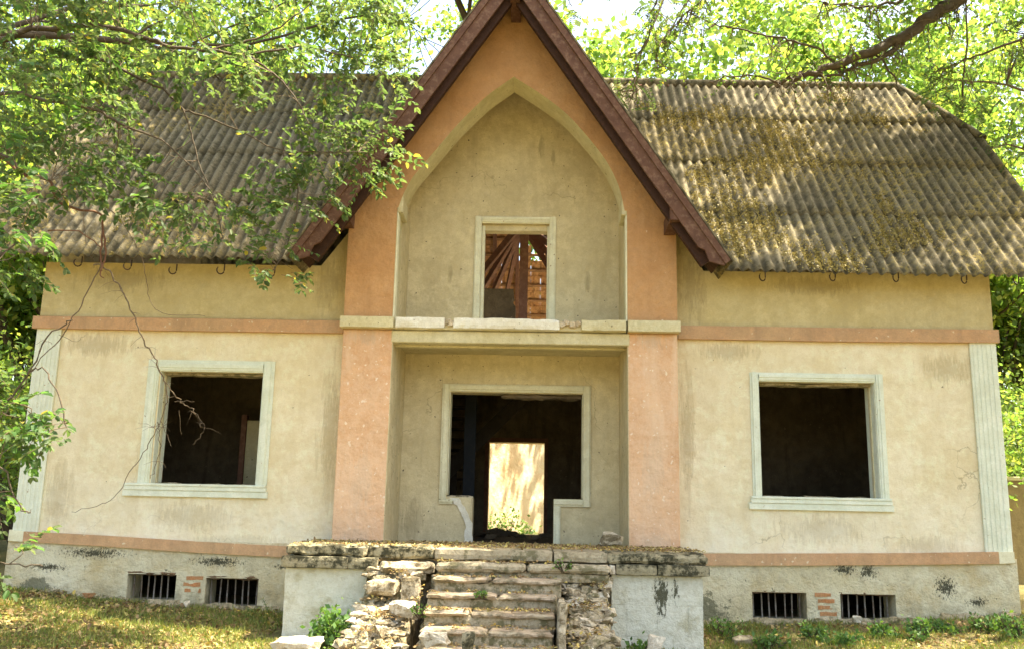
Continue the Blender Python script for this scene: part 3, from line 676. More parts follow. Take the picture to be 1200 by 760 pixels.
M['loggia_arch'] = M['ledge']
gable_wall()
# jambs and back wall of the upper loggia
box('loggia_side', -2.31, -1.66, 0.222, 0.998, 2.80, 5.0, M['loggia'], H, 0); box('loggia_side', 1.575, 2.23, 0.222, 0.998, 2.80, 5.0, M['loggia'], H, 0)
for s, x in ((-1, -1.66), (1, 1.575)):
    prism('loggia_side', [(x, 5.0), (x + s * 0.4, 5.0), (x + s * .02, 5.6), (x - s * 0.08, 5.55)], 0.222, 0.998, M['loggia'], H)
    box('impost', *sorted((x, x - s * 0.075)), -0.296, 0.222, at(600, 252, 0).z - 0.08, at(600, 240, 0).z, M['ledge'], H, 0.01)
    box('jamb_strip', *sorted((x - s * 0.001, x - s * 0.022)), -0.298, -0.12, 2.94, at(600, 252, 0).z - 0.081, M['creamtrim'], H)
UW = (-0.54, 0.505, 2.94, 4.72)
panel('upper_loggia_wall', [-1.66, 1.575], [2.8, 5.0], [UW], 1.0, 1.25, M['loggia'], H)
prism('upper_loggia_wall', [(-1.9, 5.0), (1.8, 5.0), (0.9, 6.3), (GX, 7.6), (-1.0, 6.3)], 1.0, 1.25, M['loggia'], H)
fr = empty('upper_window_frame', (0, 0, 0), None, None); fr.parent = H
moulded('moulding', UW[0], UW[1], UW[2], UW[3], 1.0, 0.105, M['creamtrim'], fr)
box('inner_casing', UW[0], UW[0] + 0.05, 1.05, 1.2, 2.94, 4.7, M['creamtrim'], fr); box('inner_casing', UW[1] - 0.03, UW[1], 1.05, 1.2, 2.94, 4.7, M['creamtrim'], fr)
box('window_head', UW[0], UW[1], 1.06, 1.24, 4.62, 4.72, M['loggia'], fr)

# ------------------------------------------------ gable roof
G = empty('gable_roof', (0, 0, 0), None, None); G.parent = H
cs, sn = 1 / math.hypot(1, GS), GS / math.hypot(1, GS)
for s in (-1, 1):
    d = Vector((s * cs, 0, -sn)); nrm = Vector((s * sn, 0, cs)); ridge = Vector((GX, 0, GZ))
    total = 2.93 / cs
    # covering sheets
    ns = 5; ls = total / ns
    for i in range(ns):
        for j in range(5):
            ya, yb = -0.93 + j * 0.92, -0.93 + (j + 1) * 0.92
            zc = GZ - (i + 0.5) * ls * sn
            lim = (zc - EZ) / TP - 0.5 + 0.35
            if ya > lim: continue
            if s == 1 and j >= 2 and (i, j) not in ((0, 2), (4, 2), (0, 3)): continue
            if s == -1 and (i, j) in ((2, 3), (1, 3), (3, 2), (0, 4)): continue
            yb2 = min(yb, lim + 0.3)
            bm = bmesh.new(); k = 10; off = 0.0
            for e in range(k + 1):
                y = ya + (yb2 + 0.03 - ya) * e / k; hgt = 0.02 * (e % 2) + 0.012 * ((i + j) % 2)
                for dd, hh in ((i * ls, 0), (i * ls + ls * 1.04, 0.012)):
                    for tt in (0, -0.012): bm.verts.new(ridge + d * dd + nrm * (hgt + hh + tt - 0.02) + Vector((0, y, 0)))
            bm.verts.ensure_lookup_table(); V = bm.verts
            for e in range(k):
                a_, b2 = e * 4, e * 4 + 4
                for f in ((a_, a_ + 2, b2 + 2, b2), (a_ + 1, b2 + 1, b2 + 3, a_ + 3), (a_, b2, b2 + 1, a_ + 1), (a_ + 2, a_ + 3, b2 + 3, b2 + 2)): bm.faces.new([V[q] for q in f])
            bm.faces.new([V[0], V[1], V[3], V[2]]); bm.faces.new([V[k * 4], V[k * 4 + 2], V[k * 4 + 3], V[k * 4 + 1]])
            from_bm('cover_sheet', bm, M['sheet'], G)
    # verge boards
    def along(t, off, y): return ridge + d * t + nrm * off + Vector((0, y, 0))
    bm = bmesh.new()
    o0, o1 = -0.055, -0.275
    top = [along(-0.0, o0, 0), along(total - 0.02, o0, 0)]
    bot = [along(total - 0.10, o1 + 0.05, 0), along(total - 0.30, o1 + 0.06, 0), along(total - 0.42, o1, 0), along(0.0, o1, 0)]
    outl = [along(0, o0, 0), along(total, o0, 0), along(total + 0.03, o0 - 0.08, 0), along(total - 0.12, o1 + 0.01, 0), along(total - 0.28, o1 + 0.05, 0), along(total - 0.36, o1, 0), along(0.0, o1, 0)]
    outl[0].x = GX; outl[-1] = Vector((GX, 0, GZ + o1 / cs))
    outl[0] = Vector((GX, 0, GZ + o0 / cs))
    A0 = [bm.verts.new(p + Vector((0, -0.975, 0))) for p in outl]; B0 = [bm.verts.new(p + Vector((0, -0.935, 0))) for p in outl]
    bm.faces.new(A0); bm.faces.new(B0[::-1])
    for i in range(len(outl)): bm.faces.new((A0[i], B0[i], B0[(i + 1) % len(outl)], A0[(i + 1) % len(outl)]))
    from_bm('barge_board', bm, M['barge'], G)
    beam('verge_trim', along(0.05, -0.075, -0.992), along(total + 0.02, -0.075, -0.992), 0.03, 0.085, M['barge'], G, nrm)
    beam('verge_trim', along(0.05, -0.015, -0.985), along(total + 0.05, -0.015, -0.985), 0.06, 0.022, M['sheet'], G, nrm)
    # lookout rafter behind the board, its tail showing below it
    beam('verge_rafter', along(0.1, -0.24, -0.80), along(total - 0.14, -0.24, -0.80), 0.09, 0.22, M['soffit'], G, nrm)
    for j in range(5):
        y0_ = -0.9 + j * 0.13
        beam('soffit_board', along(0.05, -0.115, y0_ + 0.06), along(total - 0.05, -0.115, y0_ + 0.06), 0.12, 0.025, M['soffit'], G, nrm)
    # rafters of the attic
    for j in range(8):
        y = 1.42 + j * 0.62
        if y < 3.3:
            bq = 4.9 if y < 2 else 4.0
            beam('rafter', along(0.12, -0.14, y), along(bq, -0.14, y), 0.08, 0.15, M['rafter'], G, nrm)
    # purlin stub that carries the verge
    t = (at(408, 250, -0.3).x if s < 0 else at(786, 255, -0.3).x)
    px_ = (404, 252) if s < 0 else (788, 260)
    c = at(px_[0], px_[1], -0.62)
    beam('purlin_end', Vector((c.x, -0.29, c.z)), Vector((c.x - s * 0.0, -0.95, c.z + 0.02)), 0.15, 0.19, M['barge'], G)
c = at(604.5, 6, -0.6)
beam('ridge_beam', Vector((c.x, -0.299, c.z + 0.02)), Vector((c.x, -0.93, c.z + 0.02)), 0.14, 0.26, M['barge'], G)
beam('ridge_board', Vector((GX, 1.26, GZ - 0.3)), Vector((GX, 5.0, GZ - 0.3)), 0.07, 0.2, M['rafter'], G)

# ------------------------------------------------ main roof
RO = empty('main_roof', (0, 0, 0), None, None); RO.parent = H
P51 = math.radians(51); Udir = Vector((0, math.cos(P51), math.sin(P51))); Ndir = Vector((0, -math.sin(P51), math.cos(P51)))
SL = 3.65 / math.cos(P51)            # slope length
XR0, XR1 = -7.66, 7.72               # verge ends
HR0, HR1 = -6.98, 6.84               # ridge ends
UC = SL * 0.665                      # where the hip clips the verge
WV = 0.155
def sheet_mesh(nw, length, seed, keep=None, org=None):
    rg = random.Random(seed); bm = bmesh.new(); k = 8; nl = 6; rows = []
    wv, th = 0.031, 0.008
    for r in range(nl + 1):
        u = length * r / nl; row = []
        for c in range(nw * k + 1):
            x = c * WV / k; h = wv * math.cos(2 * math.pi * c / k) + 0.006 * noise.noise(Vector((x * 2 + seed, u * 2, 0)))
            uu = u + (0.012 * noise.noise(Vector((x * 9, seed, 1))) if r == 0 else 0)
            row.append((bm.verts.new((x, uu, h)), bm.verts.new((x, uu, h - th))))
        rows.append(row)
    n = nw * k
    for r in range(nl):
        for c in range(n):
            if keep and not keep(org + Vector((1, 0, 0)) * ((c + .5) * WV / k) + Udir * (length * (r + .5) / nl)): continue
            a, b_, c_, d_ = rows[r][c], rows[r][c + 1], rows[r + 1][c + 1], rows[r + 1][c]
            bm.faces.new((a[0], b_[0], c_[0], d_[0])); bm.faces.new((a[1], d_[1], c_[1], b_[1]))
            if r == 0: bm.faces.new((a[1], b_[1], b_[0], a[0]))
    for v in [v for v in bm.verts if not v.link_faces]: bm.verts.remove(v)
    if not bm.faces: bm.free(); return None
    me = bpy.data.meshes.new('roof_sheet'); bm.to_mesh(me); bm.free(); mats(me, M['sheet'])
    me.polygons.foreach_set('use_smooth', [True] * len(me.polygons)); return me
NW, LEN, COV = 7, 1.60, 1.45
def keep(p):
    if gable_z(p.x) - 0.06 > p.z and abs(p.x - GX) < 2.95: return False
    u = (p.y + 0.5) / math.cos(P51)
    if u > UC:
        f = (u - UC) / (SL - UC)
        if p.x > XR1 + (HR1 - XR1) * f or p.x < XR0 + (HR0 - XR0) * f: return False
    if u > SL or p.x > XR1 or p.x < XR0: return False
    return True
shared = [sheet_mesh(NW, LEN, 50 + i) for i in range(4)]
rotm = Matrix((Vector((1, 0, 0)), Udir, Ndir)).transposed().to_4x4()
ncol = int(math.ceil((XR1 - XR0) / (NW * WV)))
for r in range(4):
    for c in range(ncol):
        x = XR0 + c * NW * WV; u0 = r * COV
        corner = [Vector((x + i * NW * WV, -0.5, EZ)) + Udir * (u0 + j * LEN) for i in (0, .5, 1) for j in (0, .5, 1)]
        org = Vector((x, -0.5, EZ - 0.009 * x)) + Udir * (u0 + random.uniform(-.012, .012)) + Ndir * (0.045 + 0.006 * (c % 2))
        ks = [keep(p) for p in corner]
        if all(ks): me = shared[(r * 3 + c) % 4]
        else:
            me = sheet_mesh(NW, LEN, 70 + r * 20 + c, keep, Vector((x, -0.5, EZ)) + Udir * u0)
            if me is None: continue
        o = bpy.data.objects.new('roof_sheet', me); C.objects.link(o); o.parent = RO
        o.matrix_local = Matrix.Translation(org) @ rotm @ Matrix.Rotation(-0.0095, 4, 'X') @ Matrix.Rotation(random.uniform(-.0025, .0025), 4, 'Z')
# verge trims of the clipped hip, ridge caps
for s, xv, xh in ((-1, XR0, HR0), (1, XR1, HR1)):
    pr_ = Vector((xh, 3.15, EZ + TP * 3.65 - .009 * xh)); pc = Vector((xv, -0.5, EZ - .009 * xv)) + Udir * UC
    pcr = Vector((xv, 6.8 - (pc.y + 0.5), pc.z))
    t = Tubes(); t.add([pr_ + Ndir * 0.05, pr_.lerp(pc, .5) + Ndir * 0.07, pc + Ndir * 0.05], [0.06, 0.065, 0.06], 8); t.build('hip_cap', M['sheet'], RO)
    bm = bmesh.new(); f = [bm.verts.new(p_) for p_ in (pr_, pc, pcr)]; bm.faces.new(f)
    f2 = [bm.verts.new(p_ - Vector((s * 0.03, 0, 0.03))) for p_ in (pr_, pc, pcr)]; bm.faces.new(f2[::-1])
    for i in range(3): bm.faces.new((f[i], f2[i], f2[(i + 1) % 3], f[(i + 1) % 3]))
    from_bm('hip_end', bm, M['sheet'], RO)
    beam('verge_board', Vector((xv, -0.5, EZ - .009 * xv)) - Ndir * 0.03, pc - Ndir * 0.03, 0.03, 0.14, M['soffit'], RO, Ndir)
for seg in ((HR0, -0.4), (0.5, HR1)):
    n = 6
    for i in range(n):
        xa = seg[0] + (seg[1] - seg[0]) * i / n; xb = seg[0] + (seg[1] - seg[0]) * (i + 1) / n + 0.04
        z = EZ + TP * 3.65 + 0.03 + 0.01 * (i % 2)
        t = Tubes(); t.add([(xa, 3.15, z - .009 * xa), (xb, 3.15, z - .009 * xb)], [0.075, 0.082], 10); t.build('ridge_cap', M['sheet'], RO)
# eave timbers: plate, rafter tails, hooks
for x0, x1 in ((-7.8, -2.9), (2.85, 7.66)):
    beam('eave_plate', Vector((x0, -0.16, EZ + 0.20 - .009 * x0)), Vector((x1, -0.16, EZ + 0.20 - .009 * x1)), 0.12, 0.05, M['soffit'], RO)
    x = x0 + 0.15
    while x < x1:
        p0 = Vector((x, -0.30, EZ + 0.247 - .009 * x)) - Ndir * 0.07
        beam('rafter', p0, p0 + Udir * (2.2 if abs(x) < 3.4 else 5.6 if abs(x) < 6.6 else 3.6), 0.07, 0.11, M['rafter'], RO, Ndir); x += 0.85
for i, (px, py) in enumerate(((92, 308), (150, 312), (203, 317), (259, 317), (318, 320), (893, 325), (975, 325), (1049, 326), (1129, 328), (1190, 329))):
    q = at(px, py, -0.5); t = Tubes(); pts = []
    for k in range(9):
        an = math.pi * (k / 8) * 1.25; pts.append(q + Vector((0.045 * math.cos(an) - 0.0, 0.02 * math.cos(an) - 0.02, -0.055 * math.sin(an))))
    t.add([q + Vector((0.045, 0, 0.09))] + pts, [0.009] * 10, 6); t.build('gutter_hook', M['darkiron'], RO)
# rear slope seen from within through the upper window: battens and clay tiles
def rear(x, v): return Vector((x, 6.8 - v * math.cos(P51), EZ + v * math.sin(P51)))       # v up the slope from the rear eave
RN = Vector((0, math.sin(P51), math.cos(P51)))
rotr = Matrix((Vector((1, 0, 0)), Vector((0, -math.cos(P51), math.sin(P51))), RN * 1.0)).transposed().to_4x4()
bm = bmesh.new()
prof = [(-0.10, 0.0), (-0.085, 0.018), (-0.055, 0.022), (-0.03, 0.004), (0.04, 0.0), (0.07, 0.004), (0.1, 0.02)]
for y_, zo in ((0, 0.018), (0.40, 0.0)):
    for x, h in prof: bm.verts.new((x, y_, h + zo)); bm.verts.new((x, y_, h + zo - 0.014))
bm.verts.ensure_lookup_table(); V = bm.verts; n = len(prof)
for i in range(n - 1):
    a_, b2 = i * 2, (n + i) * 2
    bm.faces.new((V[a_], V[a_ + 2], V[b2 + 2], V[b2])); bm.faces.new((V[a_ + 1], V[b2 + 1], V[b2 + 3], V[a_ + 3])); bm.faces.new((V[a_ + 1], V[a_ + 3], V[a_ + 2], V[a_])); bm.faces.new((V[b2], V[b2 + 2], V[b2 + 3], V[b2 + 1]))
tile_me = bpy.data.meshes.new('roof_tile'); bm.to_mesh(tile_me); bm.free(); mats(tile_me, M['tile'])
for r in range(11):
    for c in range(-8, 12):
        v = 0.1 + r * 0.34; x = c * 0.2 + 0.1
        if v > (2.2 - 0.5 * abs(x - 0.15) if x > -0.15 else 3.2 + 0.3 * math.sin(x * 9)) : continue
        o = bpy.data.objects.new('roof_tile', tile_me); C.objects.link(o); o.parent = RO
        o.matrix_local = Matrix.Translation(rear(x, v)) @ rotr @ Matrix.Rotation(random.uniform(-.02, .02), 4, 'Z')
for sg in ((-7.8, -1.75), (3.2, 7.66)):
    nx = 10
    for c in range(nx):
        xa = sg[0] + (sg[1] - sg[0]) * c / nx; xb = sg[0] + (sg[1] - sg[0]) * (c + 1) / nx
        top = SL if abs(xa) < 6 and abs(xb) < 6 else SL * 0.66
        q = [rear(xa, 0), rear(xb + .03, 0), rear(xb + .03, top), rear(xa, top)]
        bm = bmesh.new(); f = [bm.verts.new(p_ + RN * 0.03 * (c % 2)) for p_ in q]; g_ = [bm.verts.new(p_.co + RN * 0.02) for p_ in f]
        bm.faces.new(f); bm.faces.new(g_[::-1])
        for i in range(4): bm.faces.new((f[i], g_[i], g_[(i + 1) % 4], f[(i + 1) % 4]))
        from_bm('rear_sheet', bm, M['sheet'], RO)
for i in range(15):
    v = 0.3 + i * 0.34
    if v > SL - 0.1: break
    beam('batten', rear(-1.8, v) - RN * 0.03, rear(3.25, v) - RN * 0.03, 0.05, 0.03, M['batten'], RO, RN)
for x in (-1.6, -1.05, -0.55, -0.08, 0.62, 1.15, 1.7, 2.4, 3.0):
    beam('rafter', rear(x, 0.05) - RN * 0.1, rear(x * 0.9, SL) - RN * 0.1, 0.07, 0.12, M['rafter'], RO, RN)
# scraps of covering left near the ridge at the back
for x0, v0, x1, v1 in ((-1.75, 3.0, -1.1, 5.7), (-1.05, 4.0, -0.5, 5.7)):
    bm = bmesh.new(); q = [rear(x0, v0), rear(x1, v0), rear(x1, v1), rear(x0, v1)]; f = [bm.verts.new(p_) for p_ in q]; g_ = [bm.verts.new(p_ + RN * 0.02) for p_ in q]
    bm.faces.new(f); bm.faces.new(g_[::-1])
    for i in range(4): bm.faces.new((f[i], g_[i], g_[(i + 1) % 4], f[(i + 1) % 4]))
    from_bm('rear_sheet', bm, M['sheet'], RO)
# attic timbers in view: king post, sloping struts, chimney base
a = at(609, 300, 2.3); b_ = at(619, 300, 2.3)
box('king_post', a.x, b_.x, 2.3, 2.44, 2.93, 7.6, M['rafter'], RO)
top = at(612, 262, 2.5)
for i, (px, py, Y) in enumerate(((566, 318, 3.2), (566, 338, 3.9), (575, 350, 4.6), (590, 362, 5.0), (640, 283, 3.0), (642, 296, 3.4), (643, 312, 3.8))):
    p0 = at(px, py, Y); p0 = p0 + (p0 - at(612, 262, 2.5 + i * .05)) * 0.3; q0 = at(611 + (i % 3), 262, 3.0 + i * 0.2)
    q0 = q0 + (q0 - p0) * 0.25
    beam('strut', p0, q0, 0.07, 0.11, M['rafter'], RO)
a = at(562, 338, 2.6); b_ = at(603, 338, 2.6)
prism('chimney_stub', [(a.x - .1, 2.93), (b_.x + 0.02, 2.93), (b_.x + 0.02, a.z - 0.30), (b_.x - 0.05, a.z - 0.22), (b_.x - .01, a.z - .10), (b_.x - .02, a.z), (a.x - .1, a.z)], 2.6, 3.0, M['inner'], RO)

# moss cushions on the sheets
def moss():
    rg = random.Random(11); pos = []; ax = []; sz = []
    tries = 0
    while len(pos) < 24000 and tries < 400000:
        tries += 1
        x = rg.uniform(XR0, XR1); u = rg.uniform(0, SL)
        p = Vector((x, -0.5, EZ - .009 * x)) + Udir * u
        if not keep(p): continue
        dn = noise.noise(Vector((x * 0.8, u * 0.8, 2.0))) + 0.5 * noise.noise(Vector((x * 3, u * 3, 7))) + 0.5 * noise.noise(Vector((x * 9, u * 9, 7)))
        reg = 0.55 - 0.34 * math.hypot((x - 3.4) / 1.5, (u - 2.0) / 1.9)
        if x < 0: reg = -0.5
        if dn + reg < 0.25 + rg.random() * 0.3: continue
        h = 0.026 * math.cos(2 * math.pi * (x - XR0) / WV) + 0.055 + 0.021 * (0.5)
        if math.cos(2 * math.pi * (x - XR0) / WV) > 0.6 and rg.random() < 0.55: continue
        p = p + Ndir * (h + 0.012)
        pos.append(p[:]); ax.append((rg.gauss(0, 1), rg.gauss(0, 1) - 0.3, rg.gauss(0.4, 0.6))); sz.append(rg.uniform(0.014, 0.036))
    tag(leaves('moss', pos, ax, sz, M['moss'], RO, 3, 0.9, True, rnd=1.5), kind='stuff')
moss()

# ================================================================== terrace and steps
T = empty('entrance_terrace', (0, -1.6, -1.1), 'crumbling stone entrance terrace with mossy caps and broken steps to the doorway', 'terrace')
bm = bmesh.new(); bm_box(bm, -2.5, 2.2, -1.5, -0.04, -1.6, -0.2); bm_box(bm, -1.638, 1.573, -0.038, 0.998, -0.5, -0.12); from_bm('terrace_core', bm, M['mortar'], T)
def X(px, Y): return at(px, 650, Y).x
# top slabs
rough_box('top_slab', X(336, -1.65), X(430, -1.65), -1.68, -0.06, -0.185, -0.055, M['capstone'], T, 0.028, 0.022, 1)
rough_box('top_slab', X(430, -1.65), X(508, -1.65), -1.64, -0.06, -0.20, -0.06, M['capstone'], T, 0.028, 0.022, 2)
rough_box('top_slab', X(509, -1.62), X(648, -1.62), -1.66, -0.06, -0.20, -0.075, M['step'], T, 0.06, 0.010, 3)
rough_box('top_slab', X(649, -1.62), X(712, -1.62), -1.66, -0.06, -0.205, -0.085, M['step'], T, 0.06, 0.012, 4)
rough_box('top_slab', X(712, -1.65), X(829, -1.65), -1.68, -0.06, -0.20, -0.09, M['capstone'], T, 0.028, 0.022, 5)
rough_box('threshold_paving', -1.636, 1.571, -0.058, 0.997, -0.18, -0.10, M['step'], T, 0.1, 0.01, 6)
# cap course under them
rough_box('cap_course', X(330, -1.7), X(408, -1.7), -1.72, -1.5, -0.325, -0.19, M['capstone'], T, 0.05, 0.005, 7)
rough_box('cap_course', X(408.5, -1.7), X(443, -1.7), -1.71, -1.5, -0.325, -0.195, M['capstone'], T, 0.05, 0.005, 8)
rough_box('cap_course', X(722, -1.7), X(770, -1.7), -1.70, -1.5, -0.325, -0.205, M['capstone'], T, 0.05, 0.005, 9)
rough_box('cap_course', X(770.5, -1.7), X(832, -1.7), -1.72, -1.5, -0.325, -0.205, M['capstone'], T, 0.05, 0.005, 10)
rough_box('cap_course', X(714, -1.7), X(721.5, -1.7), -1.72, -1.5, -0.33, -0.21, M['rockw'], T, 0.05, 0.008, 11)
# piers of blocks
def pier(x0, x1, cols, rows, sd):
    zt, zb = -0.328, -1.35
    for r in range(rows):
        za, zb_ = zt - (zt - zb) * r / rows, zt - (zt - zb) * (r + 1) / rows
        offs = [0] + sorted([(c + (0.5 if r % 2 else 0.0)) / cols for c in range(1 if not r % 2 else 0, cols)]) + [1]
        offs = sorted(set([min(1, max(0, o)) for o in offs]))
        for c in range(len(offs) - 1):
            xa, xb = x0 + (x1 - x0) * offs[c], x0 + (x1 - x0) * offs[c + 1]
            if xb - xa < 0.05: continue
            rough_box('block', xa + 0.001, xb - 0.001, -1.62 + 0.003 * random.random(), -1.45, zb_ + 0.001, za - 0.001, M['pier'], T, 0.07, 0.004, sd + r * 5 + c)
rough_box('pier_face', X(336, -1.6), X(432, -1.6), -1.62, -1.45, -1.4, -0.327, M['pier'], T, 0.08, 0.006, 44)
pier(X(716, -1.6), X(823, -1.6), 3, 3, 60)
rough_box('joint_mortar', X(716, -1.6) + 0.01, X(823, -1.6) - 0.01, -1.611, -1.46, -1.4, -0.34, M['pier'], T, 0.2, 0.001, 61)
for x0, x1 in ((X(336, -1.6), X(336, -1.6) + 0.12), (X(823, -1.6) - 0.12, X(823, -1.6))):
    rough_box('pier_side', x0, x1, -1.46, -0.05, -1.35, -0.19, M['pier'], T, 0.15, 0.004, 3)
# steps
NS = 8
for n_ in range(1, NS + 1):
    zt = -0.07 - 0.145 * n_; yf = -1.62 - 0.30 * n_
    xa = X((515, 508, 500, 497, 495, 496, 500, 500)[n_ - 1], yf); xb = X((655, 660, 655, 653, 651, 650, 650, 650)[n_ - 1], yf)
    cut = xa + (xb - xa) * (0.62, 0.45, 0.55, 0.35, 0.5, 0.42, 0.5, 0.5)[n_ - 1]
    if n_ == 1: xa, xb, cut = X(511, yf), X(716, yf), X(617, yf)
    hgt = 0.075 if n_ == 1 else 0.055
    if n_ == 1: hgt = 0.10
    for j, (p0, p1) in enumerate(((xa, cut - 0.006), (cut + 0.006, xb))):
        rough_box('tread', p0, p1, yf - 0.02, yf + 0.40, zt - hgt, zt - 0.006 * j + random.uniform(-.006, .004), M['step'] if n_ == 1 else M['tread'], T, 0.035, 0.013, n_ * 3 + j, random.uniform(-.012, .012), 1.5)
    rough_box('riser', xa + 0.01, xb - 0.01, yf + 0.035, yf + 0.42, zt - 0.2, zt - hgt + 0.01, M['mortar'], T, 0.07, 0.012, n_ + 90)
bm = bmesh.new()
for n_ in range(1, NS + 1): bm_box(bm, X(505, -2), X(648, -2), -1.55 - 0.30 * n_, -1.3 - .3 * n_, -1.8, -0.22 - 0.145 * n_)
from_bm('stair_core', bm, M['mortar'], T)

# ------------------------------------------------ ruined cheek walls
def cheek(name, label, pxl, pxr, seed, profile):
    """a heap of bedded stones on a sloping core, following the steps down"""
    E_ = empty(name, (X((pxl + pxr) / 2, -2.5), -2.5, -1.2), label, 'ruined wall')
    rg = random.Random(seed); xs0, xs1 = X(pxl, -1.7), X(pxr, -1.7)
    # core
    ny = 60; nx = 26; vs = []
    for j in range(ny + 1):
        y = -1.55 - j * 2.1 / ny
        for i in range(nx + 1):
            x = xs0 + (xs1 - xs0) * i / nx; x += (y + 1.6) * profile[2] * (1 - i / nx) - (y + 1.6) * profile[3] * (i / nx)
            e = 1 - abs(2 * i / nx - 1) ** 4
            z = profile[0](y) - 0.06 - (1 - e) * 0.25 + 0.10 * noise.noise(Vector((x * 5, y * 5, seed))) + 0.08 * noise.noise(Vector((x * 14, y * 14, seed))) + 0.03 * noise.noise(Vector((x * 40, y * 40, seed)))
            if i in (0, nx): z = -1.5
            vs.append((x, y, z))
    fs = [(j * (nx + 1) + i, j * (nx + 1) + i + 1, (j + 1) * (nx + 1) + i + 1, (j + 1) * (nx + 1) + i) for j in range(ny) for i in range(nx)]
    from_data('mortar_core', vs, fs, M['mortar'], E_)
    cnt = 0
    for j in range(290):
        t = rg.random(); y = -1.6 - 1.95 * t; u = rg.random()
        x = xs0 + (xs1 - xs0) * (0.04 + 0.92 * u); x += (y + 1.6) * profile[2] * (1 - u) - (y + 1.6) * profile[3] * u
        s = rg.choice([0.025, 0.035, 0.045, 0.06, 0.075, 0.10])
        if j < 10: s = rg.uniform(0.11, 0.16)
        z = profile[0](y) - 0.07 + rg.uniform(-.05, .03)
        lay = rg.uniform(0.28, 0.6)
        R = Matrix.Rotation(rg.uniform(-.5, .5), 4, 'Z') @ Matrix.Rotation(rg.uniform(-.25, .25), 4, 'X') @ Matrix.Rotation(rg.uniform(-.25, .25), 4, 'Y')
        rock('stone', Vector((x, y, z)), (s, s * rg.uniform(.7, 1), s * lay), M['rockw'] if rg.random() < 0.2 else M['rock'] if rg.random() < .7 else M['mortar'], E_, seed + j, R, rg.choice([10, 14, 18]))
    return E_
zl = lambda y: float(np.interp(-y, [1.5, 1.62, 1.9, 2.2, 2.6, 3.0, 3.4, 3.8], [-0.22, -0.24, -0.36, -0.55, -0.72, -0.86, -1.0, -1.12]))
CLw = cheek('collapsed_cheek_wall', 'heap of pale broken masonry left of the entrance steps, beside the left pier', 430, 494, 200, (zl, 0, 0.0, 0.0))
zr = lambda y: float(np.interp(-y, [1.5, 1.62, 1.9, 2.2, 2.6, 3.0, 3.4, 3.8], [-0.30, -0.32, -0.42, -0.58, -0.74, -0.88, -1.02, -1.14]))
CRw = cheek('collapsed_cheek_wall', 'pale broken masonry right of the entrance steps, against the right blockwork pier', 657, 714, 300, (zr, 0, 0.0, 0.0))
# the upright slab remnants
a = at(481, 692, -2.25)
rough_box('upright_slab', a.x - 0.10, a.x + 0.10, -2.3, -2.16, a.z - 0.3, a.z + 0.15, M['rock'], CLw, 0.05, 0.012, 12)
rough_box('fallen_slab', X(432, -2.2), X(468, -2.2), -2.35, -1.95, at(450, 690, -2.2).z - 0.06, at(450, 679, -2.2).z, M['rock'], CLw, 0.06, 0.02, 14)
rough_box('flat_slab', X(446, -1.8), X(508, -1.8), -1.85, -1.5, -0.37, -0.23, M['rock'], CLw, 0.06, 0.03, 15)
a = at(657, 705, -2.6)
rough_box('upright_slab', a.x - 0.04, a.x + 0.045, -3.2, -2.5, a.z - 0.5, a.z + 0.05, M['rock'], CRw, 0.06, 0.016, 16)

def loose(name, px, py, Y, size, mat, label, seed, n=18, cat='rock'):
    p_ = at(px, py, Y); o = rock(name, p_, size, mat, None, seed, Matrix.Rotation(random.uniform(-.3, .3), 4, 'Z'), n); tag(o, label, cat); return o
loose('loose_stone', 715, 631.5, -0.45, (0.17, 0.12, 0.10), M['rock'], 'pale loose stone lying on the terrace at the foot of the right pillar', 3, 20)
loose('loose_stone', 470, 712, -2.6, (0.15, 0.13, 0.10), M['rockw'], 'smooth whitish boulder half way down the left rubble heap', 8, 22)
loose('loose_stone', 508, 748, -3.5, (0.15, 0.12, 0.10), M['rockw'], 'big white rubble lump at the foot of the steps on the left', 12, 20)
loose('loose_stone', 549, 752, -3.7, (0.07, 0.08, 0.12), M['capstone'], 'upright jagged grey stone at the left foot of the steps', 14, 12)
loose('loose_stone', 350, 754, -2.9, (0.30, 0.17, 0.09), M['rockw'], 'long flat whitish slab on the grass in front of the left pier', 18, 24)
loose('loose_stone', 768, 754, -2.6, (0.13, 0.10, 0.09), M['rockw'], 'small pointed white stone on the ground before the right pier', 22, 12)
loose('loose_stone', 872, 750, -1.2, (0.14, 0.1, 0.08), M['rock'], 'grey stone on the grass right of the right pier', 25, 16)
loose('loose_stone', 218, 707, -0.25, (0.055, 0.05, 0.06), M['rockw'], 'small white stone on the ground between the two left cellar openings', 28, 12)
loose('loose_stone', 1003, 725, -0.18, (0.09, 0.06, 0.055), M['rockw'], 'small pale stone on the ledge of the rightmost cellar opening', 31, 12)
loose('loose_stone', 105, 696, -0.2, (0.09, 0.07, 0.05), M['brick'], 'brown brick lump at the foot of the plinth on the left', 33, 10)
